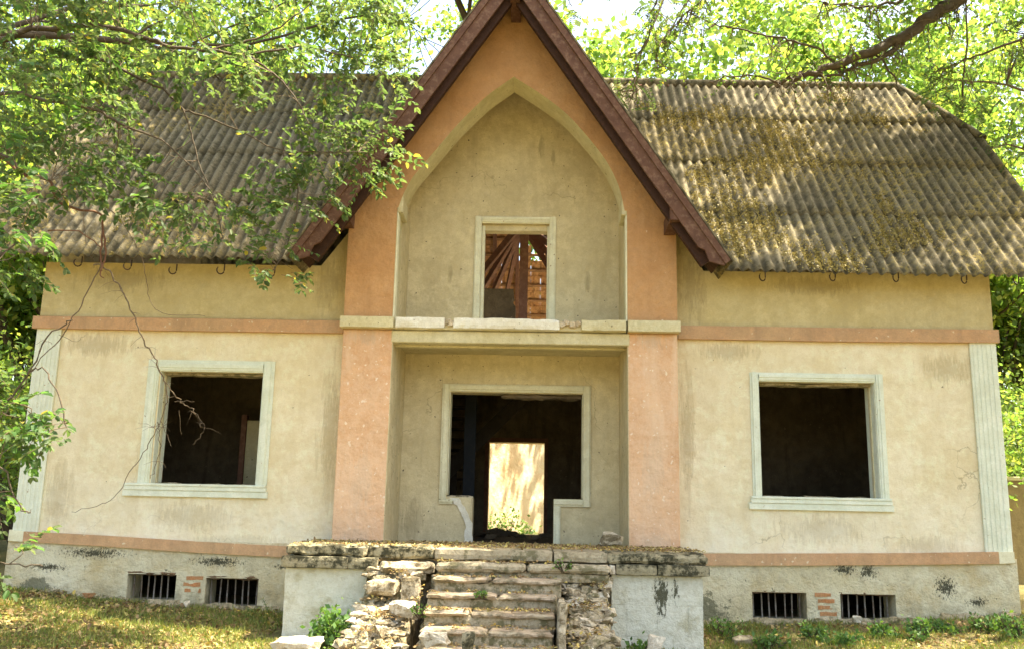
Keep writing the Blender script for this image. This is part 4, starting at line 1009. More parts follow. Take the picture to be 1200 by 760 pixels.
# ================================================================== yard wall behind the house, boundary wall at the right
yw = empty('yard_wall', (0, 10.5, -1), 'sunlit ochre plaster wall seen through the rear doorway', 'wall')
bm = bmesh.new(); bm_box(bm, -4.5, 4.5, 0, 0.3, -1.3, 2.9, 0.01)
bmesh.ops.transform(bm, matrix=Matrix.Translation((0.5, 10.6, 0)) @ Matrix.Rotation(math.radians(48), 4, 'Z'), verts=bm.verts)
from_bm('wall', bm, M['yard'], yw)
bw = empty('boundary_wall', (9.5, 7, -1), 'low brown plaster wall beyond the right corner of the house', 'wall')
p0 = at(1150, 440, 6.0)
bm = bmesh.new(); bm_box(bm, p0.x, p0.x + 6, 6.0, 6.25, -1.2, at(1180, 600, 6).z + 0.62, 0.01); from_bm('wall', bm, M['oldwall'], bw)
bm = bmesh.new(); bm_box(bm, p0.x - 0.02, p0.x + 6, 5.96, 6.29, at(1180, 600, 6).z + 0.622, at(1180, 600, 6).z + 0.70, 0.01); from_bm('coping', bm, M['ledge'], bw)
# ================================================================== vegetation
def grow(rg, T_, p, d, length, rad, depth, tips, kids=3, spread=0.7, up=0.15, seg=5, wob=0.25, minr=0.008, k=6):
    pts = [p.copy()]; rs = [rad]; q = p.copy(); dd = d.normalized()
    end = rad * (0.55 if depth > 0 else 0.3)
    for i in range(seg):
        dd = (dd + Vector((rg.gauss(0, wob), rg.gauss(0, wob), rg.gauss(0, wob) + up)) * 0.5).normalized()
        q = q + dd * (length / seg); pts.append(q.copy()); rs.append(max(minr, rad + (end - rad) * (i + 1) / seg))
    T_.add(pts, rs, k if rad > 0.04 else 4)
    if depth == 0:
        tips.append((q.copy(), dd.copy())); tips.append((pts[seg // 2].copy(), dd.copy())); return
    for c in range(kids):
        i = rg.randint(max(1, seg // 2 - 1), seg) if c < kids - 1 else seg
        ax = Vector((rg.gauss(0, 1), rg.gauss(0, 1), rg.gauss(0, 0.6))).normalized()
        nd = (dd + ax * spread * (1 if c < kids - 1 else 0.5)).normalized()
        grow(rg, T_, pts[i], nd, length * rg.uniform(0.6, 0.8), max(minr, rs[i] * 0.65), depth - 1, tips, kids, spread, up, seg, wob, minr, k)
def tree(name, label, x, y, h, r, seed, nleaf, lsize, mat, group, depth=4, trunk=0.18, lean=(0, 0), base=0.28, keepf=None, clump=0.42, gam=1.2):
    rg = random.Random(seed); z0 = gz(x, y) - 0.1
    t = empty(name, (x, y, z0), label, 'tree', group)
    TT = Tubes(); tips = []
    hb = h * base; pts = []; rs = []
    for i in range(6):
        f = i / 5; pts.append(Vector((x + lean[0] * f + rg.gauss(0, .05), y + lean[1] * f + rg.gauss(0, .05), z0 + hb * f))); rs.append(trunk * (1.25 - 0.45 * f))
    TT.add(pts, rs, 8)
    nl = 6
    for i in range(nl):
        an = i * 2.4 + rg.random(); d = Vector((math.cos(an), math.sin(an), rg.uniform(0.6, 1.5)))
        if i == 0: d = Vector((0.1, 0, 1))
        grow(rg, TT, pts[-1] - Vector((0, 0, rg.random() * hb * 0.25)), d, (h - hb) * 0.42 * (1.2 if i == 0 else rg.uniform(.8, 1.05)) * (1 if i == 0 else min(1.2, r / (h - hb) * 1.9)), trunk * 0.6, depth - 1, tips, 3, 0.75, 0.12)
    TT.build('trunk', M['bark'], t)
    tp = np.array([list(a) for a, b in tips]); td = np.array([list(b) for a, b in tips]); nr = np.random.default_rng(seed)
    idx = nr.integers(0, len(tp), nleaf)
    # every tip has its own leaf share: gaps and dense clumps
    wgt = nr.gamma(gam, 1, len(tp)); wgt /= wgt.sum(); idx = nr.choice(len(tp), nleaf, p=wgt)
    pos = tp[idx] + nr.normal(0, clump, (nleaf, 3)) * np.array([1, 1, 0.6]); ax = nr.normal(0, 1, (nleaf, 3)) + np.array([0, 0, -0.4])
    if keepf is not None:
        kk = keepf(pos); pos = pos[kk]; ax = ax[kk]
    sz = lsize * nr.uniform(0.6, 1.35, len(pos))
    o = leaves('foliage', pos, ax, sz, mat, t, seed, 0.62, True, rnd=0.9); tag(o, kind='stuff')
    return t
GB = 'woodland trees behind the house'
bgt = [(-7.2, 12, 17, 4.8, 'leafy tree behind the middle of the left roof slope'), (-11.5, 9.5, 15, 5, 'tree whose crown spreads behind the left end of the roof'),
       (-15, 14, 18, 5.5, 'tall tree left of the house in the row behind it'), (-10.5, 20, 22, 6, 'tall yellow green tree farther back behind the left roof'),
       (-19, 20, 20, 6, 'tree at the far left of the back wood'),
       (7.8, 15, 19, 4.8, 'bright green tree behind the middle of the right roof slope'), (12, 13, 18.5, 5, 'tree whose crown fills the sky above the right roof end'),
       (15.5, 14, 18, 5.5, 'tall tree right of the house in the row behind it'), (8.8, 19, 22, 6.5, 'tall yellow green tree farther back behind the right roof'),
       (18.5, 20, 20, 6, 'tree at the far right of the back wood'), (3.6, 17, 14.5, 3.2, 'low crowned tree right behind the gable'),
       (-24, 16, 16, 6, 'broad tree at the far left edge of the wood'), (24, 17, 16, 6, 'broad tree at the far right edge of the wood'),
       (13, 28, 26, 8, 'very tall tree at the back of the right wood'), (-16, 28, 26, 8, 'very tall tree at the back of the left wood')]
for i, (x, y, h, r, lab) in enumerate(bgt):
    kf = None
    tree('woodland_tree', lab, x, y, h, r, 400 + i * 7, 44000 if y < 15 else 36000, 0.19 if y < 15 else 0.28, M['leafbg'], GB, 4, 0.17 + 0.02 * (i % 3), (random.uniform(-.5, .5), 0), 0.22, kf, 0.55)
# understorey
def bush(name, label, x, y, r, h, n, ls, mat, seed, group=None, cat='bush', zb=None):
    nr = np.random.default_rng(seed); rg = random.Random(seed); z0 = gz(x, y) if zb is None else zb
    t = empty(name, (x, y, z0), label, cat, group); TT = Tubes(); tips = []
    for i in range(7):
        an = rg.random() * 6.3; d = Vector((math.cos(an) * r / h, math.sin(an) * r / h, 1))
        grow(rg, TT, Vector((x + rg.gauss(0, .1) * r, y + rg.gauss(0, .1) * r, z0 - 0.02)), d, h * 0.5, 0.02 * h, 2, tips, 3, 0.7, 0.05, 4, 0.25, 0.004, 5)
    TT.build('stems', M['bark'], t)
    tp = np.array([list(a) for a, b in tips]); wg = nr.gamma(1.3, 1, len(tp)); wg /= wg.sum()
    idx = nr.choice(len(tp), n, p=wg); pos = tp[idx] + nr.normal(0, 0.13 * h, (n, 3)); pos[:, 2] = np.maximum(pos[:, 2], z0 + 0.02)
    tag(leaves('foliage', pos, nr.normal(0, 1, (n, 3)), ls * nr.uniform(.6, 1.3, n), mat, t, seed, 0.6, True, rnd=0.9), kind='stuff')
    return t
GU = 'undergrowth beside and behind the house'
for i, (x, y, r, h, lab) in enumerate(((-9.0, 5, 1.6, 3.6, 'tall bright bush left of the house corner, nearest the wall'), (-11.5, 9, 2.2, 4.2, 'dense bush far left behind the corner'), (-9.3, 13, 2.2, 4.0, 'yellow green bush beyond the left side wall'),
        (9.6, 8.2, 1.8, 3.8, 'tall bush beyond the low brown wall at the right'), (12.5, 10, 2.4, 4.4, 'dense bush at the right edge of the picture'), (9.2, 14, 2.2, 4.2, 'bright bush far behind the right corner'), (-15, 6, 2, 4, 'bush at the outermost left'), (15, 5, 2, 4, 'bush at the outermost right'))):
    bush('wild_bush', lab, x, y, r, h, 9000, 0.12, M['leafbg'], 700 + i, GU)
bush('far_thicket', 'long green thicket far behind the wood', 0, 45, 30, 9, 100, 0.3, M['leafbg'], 799)
def far_wood():
    nr = np.random.default_rng(5); n = 60000
    x = nr.uniform(-45, 45, n); y = nr.uniform(32, 42, n); z = nr.uniform(-1, 1, n) ; h = 9 + 4 * np.sin(x * 0.5) + 2 * np.sin(x * 1.7 + 1) - 5 * np.exp(-((x + 2.5) / 6) ** 2)
    pos = np.stack([x, y, -1 + np.abs(nr.random(n)) * h], 1)
    tag(leaves('distant_wood', pos, nr.normal(0, 1, (n, 3)), nr.uniform(.3, .6, n), M['leafbg'], None, 5, 0.7, True, rnd=0.9), 'mass of far trees closing the view behind the house', 'forest', None, 'stuff')
far_wood()
# tall tree at the right: its crown, above the picture, breaks the sun on the roof
tree('tall_tree', 'tall tree standing right of the house whose crown overhangs the roof', 12.6, 2.8, 18.5, 8.5, 901, 24000, 0.17, M['leafrob'], None, 3, 0.17, (-2.0, -0.6), 0.55, lambda P: (P[:, 2] > 0.4 + 0.62 * (P[:, 1] + D)), 0.42, 0.38)
tree('tall_tree', 'tall tree standing far right in front of the house line', 12.5, -3.5, 13.5, 5.0, 907, 9000, 0.15, M['leafrob'], None, 4, 0.26, (-0.5, 0.3), 0.4, None, 0.38, 0.5)
tree('tall_tree', 'unseen tree added at the front right whose high crown shades the steps', 8.6, -6.2, 15, 6.5, 919, 30000, 0.16, M['leafrob'], None, 3, 0.2, (-2.6, 2.6), 0.62, lambda P: (P[:, 2] > 0.4 + 0.66 * (P[:, 1] + D)) & (P[:, 2] > 6), 0.5, 0.8)  # added out of view to cast dappled shade on the terrace
tree('tall_tree', 'unseen tree added behind the gable, its high crown shading the left roof', 1.35, 8.3, 19, 6.0, 911, 60000, 0.17, M['leafbg'], None, 3, 0.13, (-1.5, -5.0), 0.64, lambda P: (P[:, 2] > 0.4 + 0.64 * (P[:, 1] + D)), 0.60, 0.8)  # added tree, crown kept above the view, to shadow the left roof

# ---- foreground tree at the left: authored limbs, sprays of elm leaves
LT = empty('elm_tree', (-9.6, -3.2, gz(-9.6, -3.2)), 'leafy elm reaching over the left roof slope from outside the frame', 'tree')
rgl = random.Random(77)
def px_path(pts): return [at(*p_) for p_ in pts]
def smooth_path(P, n=5, jit=0.0, rg=None):
    out = []; Q = [P[0]] + P + [P[-1]]
    for i in range(1, len(Q) - 2):
        for k in range(n):
            t = k / n; v = 0.5 * ((2 * Q[i]) + (Q[i + 1] - Q[i - 1]) * t + (2 * Q[i - 1] - 5 * Q[i] + 4 * Q[i + 1] - Q[i + 2]) * t * t + (3 * Q[i] - Q[i - 1] - 3 * Q[i + 1] + Q[i + 2]) * t ** 3)
            if jit and rg: v = v + Vector((rg.gauss(0, jit), rg.gauss(0, jit), rg.gauss(0, jit)))
            out.append(v)
    out.append(P[-1]); return out
def limb(Tb, pts, r0, r1, k=6, jit=0.01):
    P = smooth_path(px_path(pts), 5, jit, rgl); n = len(P)
    Tb.add(P, [r0 + (r1 - r0) * i / (n - 1) for i in range(n)], k); return P
tb = Tubes()
# trunk and carrying limbs (outside the frame)
tx, ty = -9.6, -3.2
tb.add([Vector((tx, ty, gz(tx, ty) - 0.2)), Vector((tx + 0.1, ty, 0.5)), Vector((tx, ty + 0.1, 2.2)), Vector((tx + 0.15, ty, 4.0)), Vector((tx - 0.1, ty + .2, 6.5)), Vector((tx + 0.2, ty + .2, 9.5))], [0.24, 0.2, 0.18, 0.16, 0.11, 0.05], 10)
limbs = [
 [(-330, 160, -3.0), (-150, 90, -3.0), (0, 48, -3.0), (30, 35, -3.0), (62, 33, -2.9), (120, 30, -2.8), (160, 42, -2.8), (200, 55, -2.7), (245, 60, -2.7), (290, 66, -2.6), (320, 86, -2.6), (345, 112, -2.6), (362, 145, -2.6)],
 [(62, 33, -2.9), (100, 60, -2.7), (150, 85, -2.5), (190, 105, -2.4), (216, 128, -2.3), (250, 140, -2.2), (330, 175, -2.2), (420, 178, -2.2)],
 [(-300, 200, -3.2), (-120, 150, -3.3), (0, 110, -3.4), (55, 118, -3.3), (110, 128, -3.2), (150, 150, -3.1), (200, 172, -3.0), (255, 235, -3.0)],
 [(-330, 160, -3.0), (-120, 190, -3.5), (0, 182, -3.8), (22, 200, -3.8), (60, 212, -3.7)],
 [(160, 42, -2.8), (200, 15, -2.6), (235, -20, -2.4)], [(245, 60, -2.7), (300, 45, -2.5), (345, 20, -2.4), (380, -15, -2.3)],
 [(290, 66, -2.6), (350, 55, -2.4), (400, 65, -2.3), (440, 80, -2.2)],
 [(216, 128, -2.3), (230, 175, -2.3), (250, 240, -2.3), (262, 280, -2.3)],
 [(330, 175, -2.2), (350, 225, -2.2), (335, 290, -2.2), (318, 318, -2.2)],
 [(-300, 300, -3.5), (-100, 330, -3.8), (0, 300, -4.0), (25, 268, -4.0)],
 [(-300, 380, -3.5), (-100, 420, -4.0), (-5, 470, -4.2), (30, 440, -4.2), (55, 395, -4.2), (85, 375, -4.2)],
 [(30, 440, -4.2), (45, 430, -4.2), (66, 455, -4.2), (78, 500, -4.2)], [(-60, 520, -4.2), (0, 545, -4.3), (20, 590, -4.3), (36, 600, -4.3)],
 [(-60, 620, -4.2), (-8, 655, -4.3), (15, 660, -4.3), (50, 663, -4.3)]]
LP = []
for i, L in enumerate(limbs): LP.append(limb(tb, L, (0.045, 0.022, 0.03, 0.028, 0.015, 0.015, 0.014, 0.012, 0.012, 0.018, 0.014, 0.009, 0.01, 0.008)[i], 0.006))
tb.build('trunk', M['bark'], LT)
CT = Tubes(); ctips = []; rgc = random.Random(91)  # unseen limbs and crown added overhead to shade the left roof
for st_, dr, ln in ((Vector((tx, ty + .2, 6.5)), Vector((1, .35, .55)), 5.5), (Vector((tx, ty + .2, 5.5)), Vector((1, .75, .6)), 5.5), (Vector((tx + .2, ty + .2, 9.3)), Vector((1, .5, .25)), 5.0), (Vector((tx + .2, ty + .2, 9.3)), Vector((.6, .9, .3)), 5.0), (Vector((tx + .1, ty + .2, 8)), Vector((1, -.1, .4)), 4)):
    grow(rgc, CT, st_, dr, ln, 0.09, 3, ctips, 3, 0.6, 0.05)
CT.build('shade_limbs', M['bark'], LT)
tp = np.array([list(a) for a, b in ctips]); nr = np.random.default_rng(9); wg = nr.gamma(1.3, 1, len(tp)); wg /= wg.sum()
cp = tp[nr.choice(len(tp), 50000, p=wg)] + nr.normal(0, 0.38, (50000, 3))
cp = cp[cp[:, 2] > 0.4 + 0.62 * (cp[:, 1] + D)]
tag(leaves('shade_crown', cp, nr.normal(0, 1, (len(cp), 3)), 0.12 * nr.uniform(.6, 1.3, len(cp)), M['leaf'], LT, 9, 0.6, True, rnd=.9), kind='stuff')  # added leaf mass above the view, there for its shadow
# sprays: alternate leaves on short twigs, scattered inside regions of the crown
regions = [  # polygon-ish boxes (px0,py0,px1,py1), depth range, count
 (-60, -60, 130, 90, -4.0, -1.5, 70), (100, -60, 300, 70, -3.6, -1.5, 60), (280, -60, 450, 70, -3.2, -1.2, 62), (-40, 70, 130, 170, -4.2, -2.0, 60),
 (120, 55, 290, 130, -3.4, -1.6, 30), (280, 55, 420, 170, -3.2, -1.4, 26), (395, 60, 465, 200, -2.6, -1.2, 16),
 (-40, 160, 60, 300, -4.6, -3.0, 26), (40, 170, 110, 240, -3.8, -2.8, 9), (90, 130, 160, 215, -3.4, -2.6, 9), (160, 180, 270, 250, -3.2, -2.2, 18), (200, 230, 265, 285, -3.0, -2.2, 8),
 (290, 175, 380, 240, -2.6, -2.0, 15), (300, 230, 345, 325, -2.6, -2.0, 15), (385, 150, 462, 215, -2.4, -1.6, 18), (350, 200, 390, 250, -2.4, -1.8, 3),
 (-40, 290, 30, 330, -4.6, -3.4, 10), (35, 425, 80, 540, -4.4, -4.1, 6), (-30, 420, 30, 600, -4.6, -3.8, 18), (-30, 600, 40, 690, -4.5, -4.0, 5), (462, 175, 485, 205, -1.6, -1.4, 1)]
tw = Tubes(); pos, ax, sz = [], [], []
allpts = [p_ for P in LP for p_ in P]
def spray(p, d, rg, L=0.34, ls=0.062, droop=0.25):
    n = 7; pts = [p.copy()]; q = p.copy(); dd = d.normalized()
    for i in range(n):
        dd = (dd + Vector((rg.gauss(0, .1), rg.gauss(0, .1), -droop * 0.25))).normalized(); q = q + dd * L / n; pts.append(q.copy())
        side = 1 if i % 2 else -1
        lat = dd.cross(Vector((0, 0, 1)) + Vector((rg.gauss(0, .3), rg.gauss(0, .3), 0))).normalized() * side
        pos.append(q[:]); ax.append((dd * 0.7 + lat + Vector((0, 0, -0.25)))[:]); sz.append(ls * rg.uniform(.7, 1.25))
        if i % 2 == 0: pos.append(q[:]); ax.append((dd * 0.7 - lat + Vector((0, 0, -0.25)))[:]); sz.append(ls * rg.uniform(.6, 1.1))
    pos.append(q[:]); ax.append(dd[:]); sz.append(ls)
    tw.add(pts, [0.0028] * (n) + [0.0015], 3)
for (x0, y0, x1, y1, Ya, Yb, cnt) in regions:
    for _ in range(int(cnt * 0.76)):
        Y = rgl.uniform(Ya, Yb); c = at(rgl.uniform(x0, x1), rgl.uniform(y0, y1), Y)
        # connecting twig to the nearest limb
        nn = min(allpts, key=lambda a: (a - c).length_squared)
        if (nn - c).length > 0.15:
            mid = (nn + c) / 2 + Vector((rgl.gauss(0, .06), rgl.gauss(0, .06), rgl.gauss(.05, .05))); tw.add(smooth_path([nn, mid, c], 3), [0.005] * 4 + [0.003] * 3, 3)
        base = (c - nn).normalized() if (nn - c).length > 0.05 else Vector((1, 0, 0))
        for s in range(3):
            d = base * 0.6 + Vector((rgl.gauss(0.3, .6), rgl.gauss(0, .5), rgl.gauss(-0.1, .4))); spray(c + Vector((rgl.gauss(0, .05), rgl.gauss(0, .05), rgl.gauss(0, .05))), d, rgl, rgl.uniform(.2, .42), rgl.uniform(.072, .105))
tw.build('twigs', M['twig'], LT)['kind'] = 'stuff'
# the nearest 300 leaves inside the frame are single objects, the rest one mass
P_ = np.array(pos); A_ = np.array(ax); Z_ = np.array(sz)
rel = P_ - np.array(EYE[:]); dep = rel @ np.array(F_[:]); uu = rel @ np.array(R_[:]) / dep * F_PX + 600; vv = 380 - rel @ np.array(U_[:]) / dep * F_PX
inside = (uu > 3) & (uu < 1197) & (vv > 3) & (vv < 757)
score = np.where(inside, Z_ / dep, 0); order = np.argsort(-score); big = order[:296]; rest = order[296:]
tag(leaves('foliage', P_[rest], A_[rest], Z_[rest], M['leaf'], LT, 1, 0.55, False), kind='stuff')
Lv = [(0, 0, 0), (0.3, 0.27, .15), (0.72, .22, .15), (1, 0, -.05), (.72, -.22, .15), (.3, -.27, .15), (.5, 0, 0)]; Lf = [(0, 6, 2, 1), (6, 3, 2), (0, 5, 4, 6), (6, 4, 3)]
leaf_cols = [(0.055, 0.12, 0.035), (0.07, 0.145, 0.04), (0.09, 0.17, 0.045), (0.06, 0.13, 0.045)]
lms = []
for i, c_ in enumerate(leaf_cols):
    lm = bpy.data.meshes.new('leaf'); lm.from_pydata(Lv, [], Lf)
    mats(lm, leafmat('single_leaf', [(0, c_), (1.0, tuple(v * 1.05 for v in c_))], 0.45, (2.3, 2.4, 1.2))); lms.append(lm)
for i in big:
    a = Vector(A_[i]).normalized(); s = a.cross(Vector((rgl.gauss(0, .5), rgl.gauss(0, .5), 1))).normalized(); u = s.cross(a)
    o = bpy.data.objects.new('leaf', random.choice(lms)); C.objects.link(o); o.parent = LT
    mt = Matrix((a, s, u)).transposed().to_4x4() @ Matrix.Scale(float(Z_[i]), 4); mt.translation = Vector(P_[i]) - LT.location; o.matrix_local = mt

# ---- bare and dead growth before the left wing
DB = empty('dead_branch', at(118, 312, -2.4), 'bare reddish branch with dry twigs hanging before the left window', 'branch')
t = Tubes()
def L2(T__, pts, r0, r1, jit=0.006): 
    P = smooth_path(px_path(pts), 5, jit, rgl); n = len(P); T__.add(P, [r0 + (r1 - r0) * i / (n - 1) for i in range(n)], 5); return P
L2(t, [(-60, 165, -3.2), (0, 184, -3.0), (25, 203, -2.9), (58, 212, -2.8), (66, 235, -2.7), (88, 245, -2.6), (116, 250, -2.5), (121, 270, -2.4), (118, 300, -2.4), (119, 318, -2.4)], 0.02, 0.011)
L2(t, [(66, 235, -2.7), (80, 222, -2.7), (78, 250, -2.7)], 0.008, 0.004); L2(t, [(56, 271, -2.6), (92, 271, -2.5), (118, 290, -2.4)], 0.009, 0.006)
L2(t, [(121, 270, -2.4), (124, 300, -2.4), (117, 320, -2.4), (122, 326, -2.4)], 0.014, 0.006)
t.build('limb', M['redbark'], DB)
t = Tubes()
main = L2(t, [(110, 308, -2.4), (128, 318, -2.35), (145, 345, -2.3), (158, 372, -2.2), (168, 398, -2.1), (178, 412, -2.0), (185, 430, -1.9), (194, 448, -1.8)], 0.010, 0.008, 0.010)
L2(t, [(194, 448, -1.8), (194, 475, -1.6), (187, 495, -1.5), (188, 520, -1.4), (182, 545, -1.3), (176, 560, -1.2)], 0.007, 0.003, 0.01)
L2(t, [(187, 495, -1.5), (175, 520, -1.4), (155, 548, -1.3), (140, 575, -1.2), (120, 590, -1.1), (84, 599, -1.0)], 0.006, 0.003, 0.008)
L2(t, [(194, 448, -1.8), (205, 462, -1.7), (215, 472, -1.6), (228, 481, -1.6), (237, 495, -1.6), (238, 505, -1.6), (226, 520, -1.6)], 0.006, 0.003, 0.012)
L2(t, [(205, 469, -1.7), (228, 470, -1.7)], 0.004, 0.002); L2(t, [(210, 480, -1.7), (213, 508, -1.6)], 0.004, 0.002); L2(t, [(188, 490, -1.5), (196, 510, -1.4), (201, 522, -1.4)], 0.004, 0.002)
L2(t, [(118, 312, -2.4), (98, 350, -2.4), (78, 385, -2.3), (52, 415, -2.2), (35, 440, -2.2), (12, 475, -2.2), (-10, 500, -2.2)], 0.008, 0.004, 0.01)
L2(t, [(60, 402, -2.2), (50, 398, -2.2), (40, 404, -2.2)], 0.003, .0015); L2(t, [(70, 392, -2.2), (88, 400, -2.2), (100, 392, -2.2)], 0.003, .0015)
L2(t, [(96, 222, -2.7), (128, 245, -2.6), (150, 270, -2.5), (165, 300, -2.4), (172, 330, -2.3), (176, 352, -2.2), (190, 367, -2.1), (240, 370, -2.0)], 0.006, 0.003, 0.006)
L2(t, [(100, 225, -2.7), (98, 260, -2.6), (103, 290, -2.5), (112, 310, -2.4)], 0.004, 0.003); L2(t, [(155, 165, -2.6), (160, 215, -2.5), (172, 247, -2.5)], 0.003, 0.002)
L2(t, [(163, 281, -2.4), (190, 288, -2.3), (215, 303, -2.2)], 0.003, 0.002)
for i in range(26):
    p_ = rgl.choice(main); e = p_ + Vector((rgl.gauss(0, .09), rgl.gauss(0, .05), rgl.gauss(-.03, .08))); t.add([p_, (p_ + e) / 2 + Vector((0, 0, .015)), e], [.003, .002, .001], 3)
for i in range(30):
    bx, by = rgl.choice([(190, 500), (200, 465), (225, 482), (186, 540), (235, 500), (180, 500), (190, 520)]); p_ = at(bx, by, -1.55); e = p_ + Vector((rgl.gauss(0, .10), rgl.gauss(0, .05), rgl.gauss(-.03, .10))); t.add([p_, (p_ + e) / 2 + Vector((0.01, 0, .02)), e], [.0028, .002, .001], 3)
t.build('dry_twigs', M['twig'], DB)['kind'] = 'stuff'

# ---- great limb over the right roof
RB = empty('overhanging_limb', at(1130, -20, 0.5), 'thick gnarled brown limb with ragged twigs above the right roof', 'branch')
t = Tubes()
def L3(pts, r0, r1, jit=0.02, k=7):
    P = smooth_path(px_path(pts), 5, jit, rgl); n = len(P); t.add(P, [r0 + (r1 - r0) * i / (n - 1) for i in range(n)], k); return P
b1 = L3([(1330, -160, 1.6), (1200, -60, 1.2), (1128, -3, 0.8), (1095, 18, 0.7), (1060, 42, 0.6), (1025, 60, 0.5), (990, 73, 0.4), (960, 84, 0.3), (935, 91, 0.3), (914, 98, 0.3)], 0.14, 0.025, 0.02)
b2 = L3([(1060, 46, 0.6), (1035, 66, 0.5), (1000, 78, 0.4), (985, 86, 0.4), (955, 92, 0.3)], 0.05, 0.012, 0.02)
b3 = L3([(985, 84, 0.4), (965, 62, 0.4), (930, 48, 0.4), (900, 42, 0.4), (860, 33, 0.4), (835, 30, 0.4)], 0.022, 0.01, 0.01)
b4 = L3([(914, 98, 0.3), (890, 90, 0.3), (855, 90, 0.3), (830, 97, 0.3)], 0.018, 0.008, 0.01)
b5 = L3([(1025, 60, 0.5), (1040, 80, 0.5), (1052, 95, 0.5), (1048, 110, .5)], 0.02, 0.006, 0.015)
b6 = L3([(1290, 10, .6), (1230, 30, 0.5), (1170, 58, 0.4), (1130, 70, 0.4), (1100, 85, .4)], 0.03, 0.008, 0.01)
b7 = L3([(1128, -3, 0.8), (1090, -10, .6), (1040, 5, .5), (1000, 8, .4), (960, 2, .4)], 0.035, 0.01, 0.02)
b8 = L3([(790, -60, 0), (770, 0, 0), (760, 40, 0), (748, 75, 0), (742, 110, 0)], 0.012, 0.004, 0.01)
b9 = L3([(850, -60, 0), (830, -10, 0), (800, 20, 0), (775, 50, 0), (765, 80, 0)], 0.014, 0.004, 0.01)
t.build('limb', M['bark'], RB)
t = Tubes(); pos, ax, sz = [], [], []
def ragged(P, n, L, leafy, droop):
    for _ in range(n):
        p_ = rgl.choice(P); d = Vector((rgl.gauss(0, 1), rgl.gauss(0, .5), rgl.gauss(-droop, .6))).normalized(); q = p_.copy(); pts = [q.copy()]; ln = L * rgl.uniform(.4, 1.3)
        for i in range(6):
            d = (d + Vector((rgl.gauss(0, .35), rgl.gauss(0, .2), rgl.gauss(-.1, .3)))).normalized(); q = q + d * ln / 6; pts.append(q.copy())
            if rgl.random() < .5:
                e = q + Vector((rgl.gauss(0, .1), rgl.gauss(0, .1), rgl.gauss(-.05, .1))); t.add([q, e], [.005, .002], 3)
                if rgl.random() < leafy:
                    for m_ in range(9):
                        f = m_ / 9; r_ = q.lerp(e, f * 1.5); pos.append((r_ + Vector((0, 0, 0)))[:]); ax.append((rgl.gauss(0, 1), rgl.gauss(0, 1), rgl.gauss(-.4, .5))); sz.append(rgl.uniform(.03, .055))
        t.add(pts, [.013, .011, .009, .007, .006, .004, .003], 4)
ragged(b1[8:], 70, .6, .25, .2); ragged(b2, 28, .45, .3, .2); ragged(b3, 22, .5, .5, .3); ragged(b4, 12, .3, .4, .2); ragged(b6, 22, .5, 1, .4); ragged(b7, 34, .6, 1.0, .4); ragged(b8, 26, .4, 1.3, .7); ragged(b9, 34, .5, 1.3, .6)
t.build('ragged_twigs', M['twig'], RB)['kind'] = 'stuff'
tag(leaves('foliage', pos, ax, sz, M['leafrob'], RB, 4, 0.42, False), kind='stuff')

# ---- robinia-like tree leafing in from the right edge
def fine_sprays(name, label, regs, seed, tz):
    rg = random.Random(seed); E_ = empty(name, at(1290, 400, tz), label, 'branch'); t = Tubes(); P0, A0, Z0 = [], [], []
    hubs = []
    for pth in regs['limbs']:
        P = smooth_path(px_path(pth), 5, .01, rg); n = len(P); t.add(P, [0.03 - .024 * i / (n - 1) for i in range(n)], 5); hubs += P
    for (x0, y0, x1, y1, Y0, Y1, cnt) in regs['box']:
        for _ in range(cnt):
            c = at(rg.uniform(x0, x1), rg.uniform(y0, y1), rg.uniform(Y0, Y1)); nn = min(hubs, key=lambda a: (a - c).length_squared)
            t.add([nn, (nn + c) / 2 + Vector((0, 0, .05)), c], [.007, .005, .003], 3)
            d = Vector((rg.gauss(-.3, .7), rg.gauss(0, .5), rg.gauss(-.3, .3))).normalized(); q = c.copy(); L = rg.uniform(.25, .4); lat = d.cross(Vector((0, 0, 1))).normalized()
            for i in range(11):
                q = q + d * L / 11; d = (d + Vector((0, 0, -.05))).normalized()
                for s in (-1, 1): P0.append(q[:]); A0.append((lat * s + d * .35)[:]); Z0.append(rg.uniform(.05, .07))
            t.add([c, q], [.003, .0015], 3)
    t.build('twigs', M['twig'], E_)['kind'] = 'stuff'
    tag(leaves('foliage', P0, A0, Z0, M['leaf'], E_, seed, .42, False, rnd=.3), kind='stuff')
fine_sprays('robinia_branch', 'feathery green branch hanging in at the right edge over the roof corner', {'limbs': [[(1300, 150, 1.5), (1230, 120, 1.5), (1180, 100, 1.5), (1130, 95, 1.5), (1090, 90, 1.5)], [(1300, 240, 1.5), (1220, 190, 1.5), (1185, 170, 1.5), (1160, 175, 1.5)]],
   'box': [(1080, 70, 1200, 130, 1, 2, 34), (1150, 130, 1230, 200, 1, 2, 28), (1170, 10, 1240, 80, 1, 2, 20)]}, 61, 1.5)

fine_sprays('robinia_branch', 'feathery dark green twigs hanging in beside the right edge of the gable', {'limbs': [[(820, -120, 0.5), (790, -30, 0.4), (765, 30, 0.3), (750, 70, 0.3), (742, 112, 0.3)], [(820, -120, 0.5), (830, -40, .4), (800, 10, .3), (775, 55, .3)], [(640, -90, .2), (650, -30, .2), (668, 5, .2)]],
   'box': [(735, -30, 800, 110, 0, .8, 30), (655, -30, 700, 22, 0, .6, 8), (790, -30, 850, 30, 0, .8, 12), (715, 90, 750, 140, 0.2, .8, 7)]}, 67, 0.4)
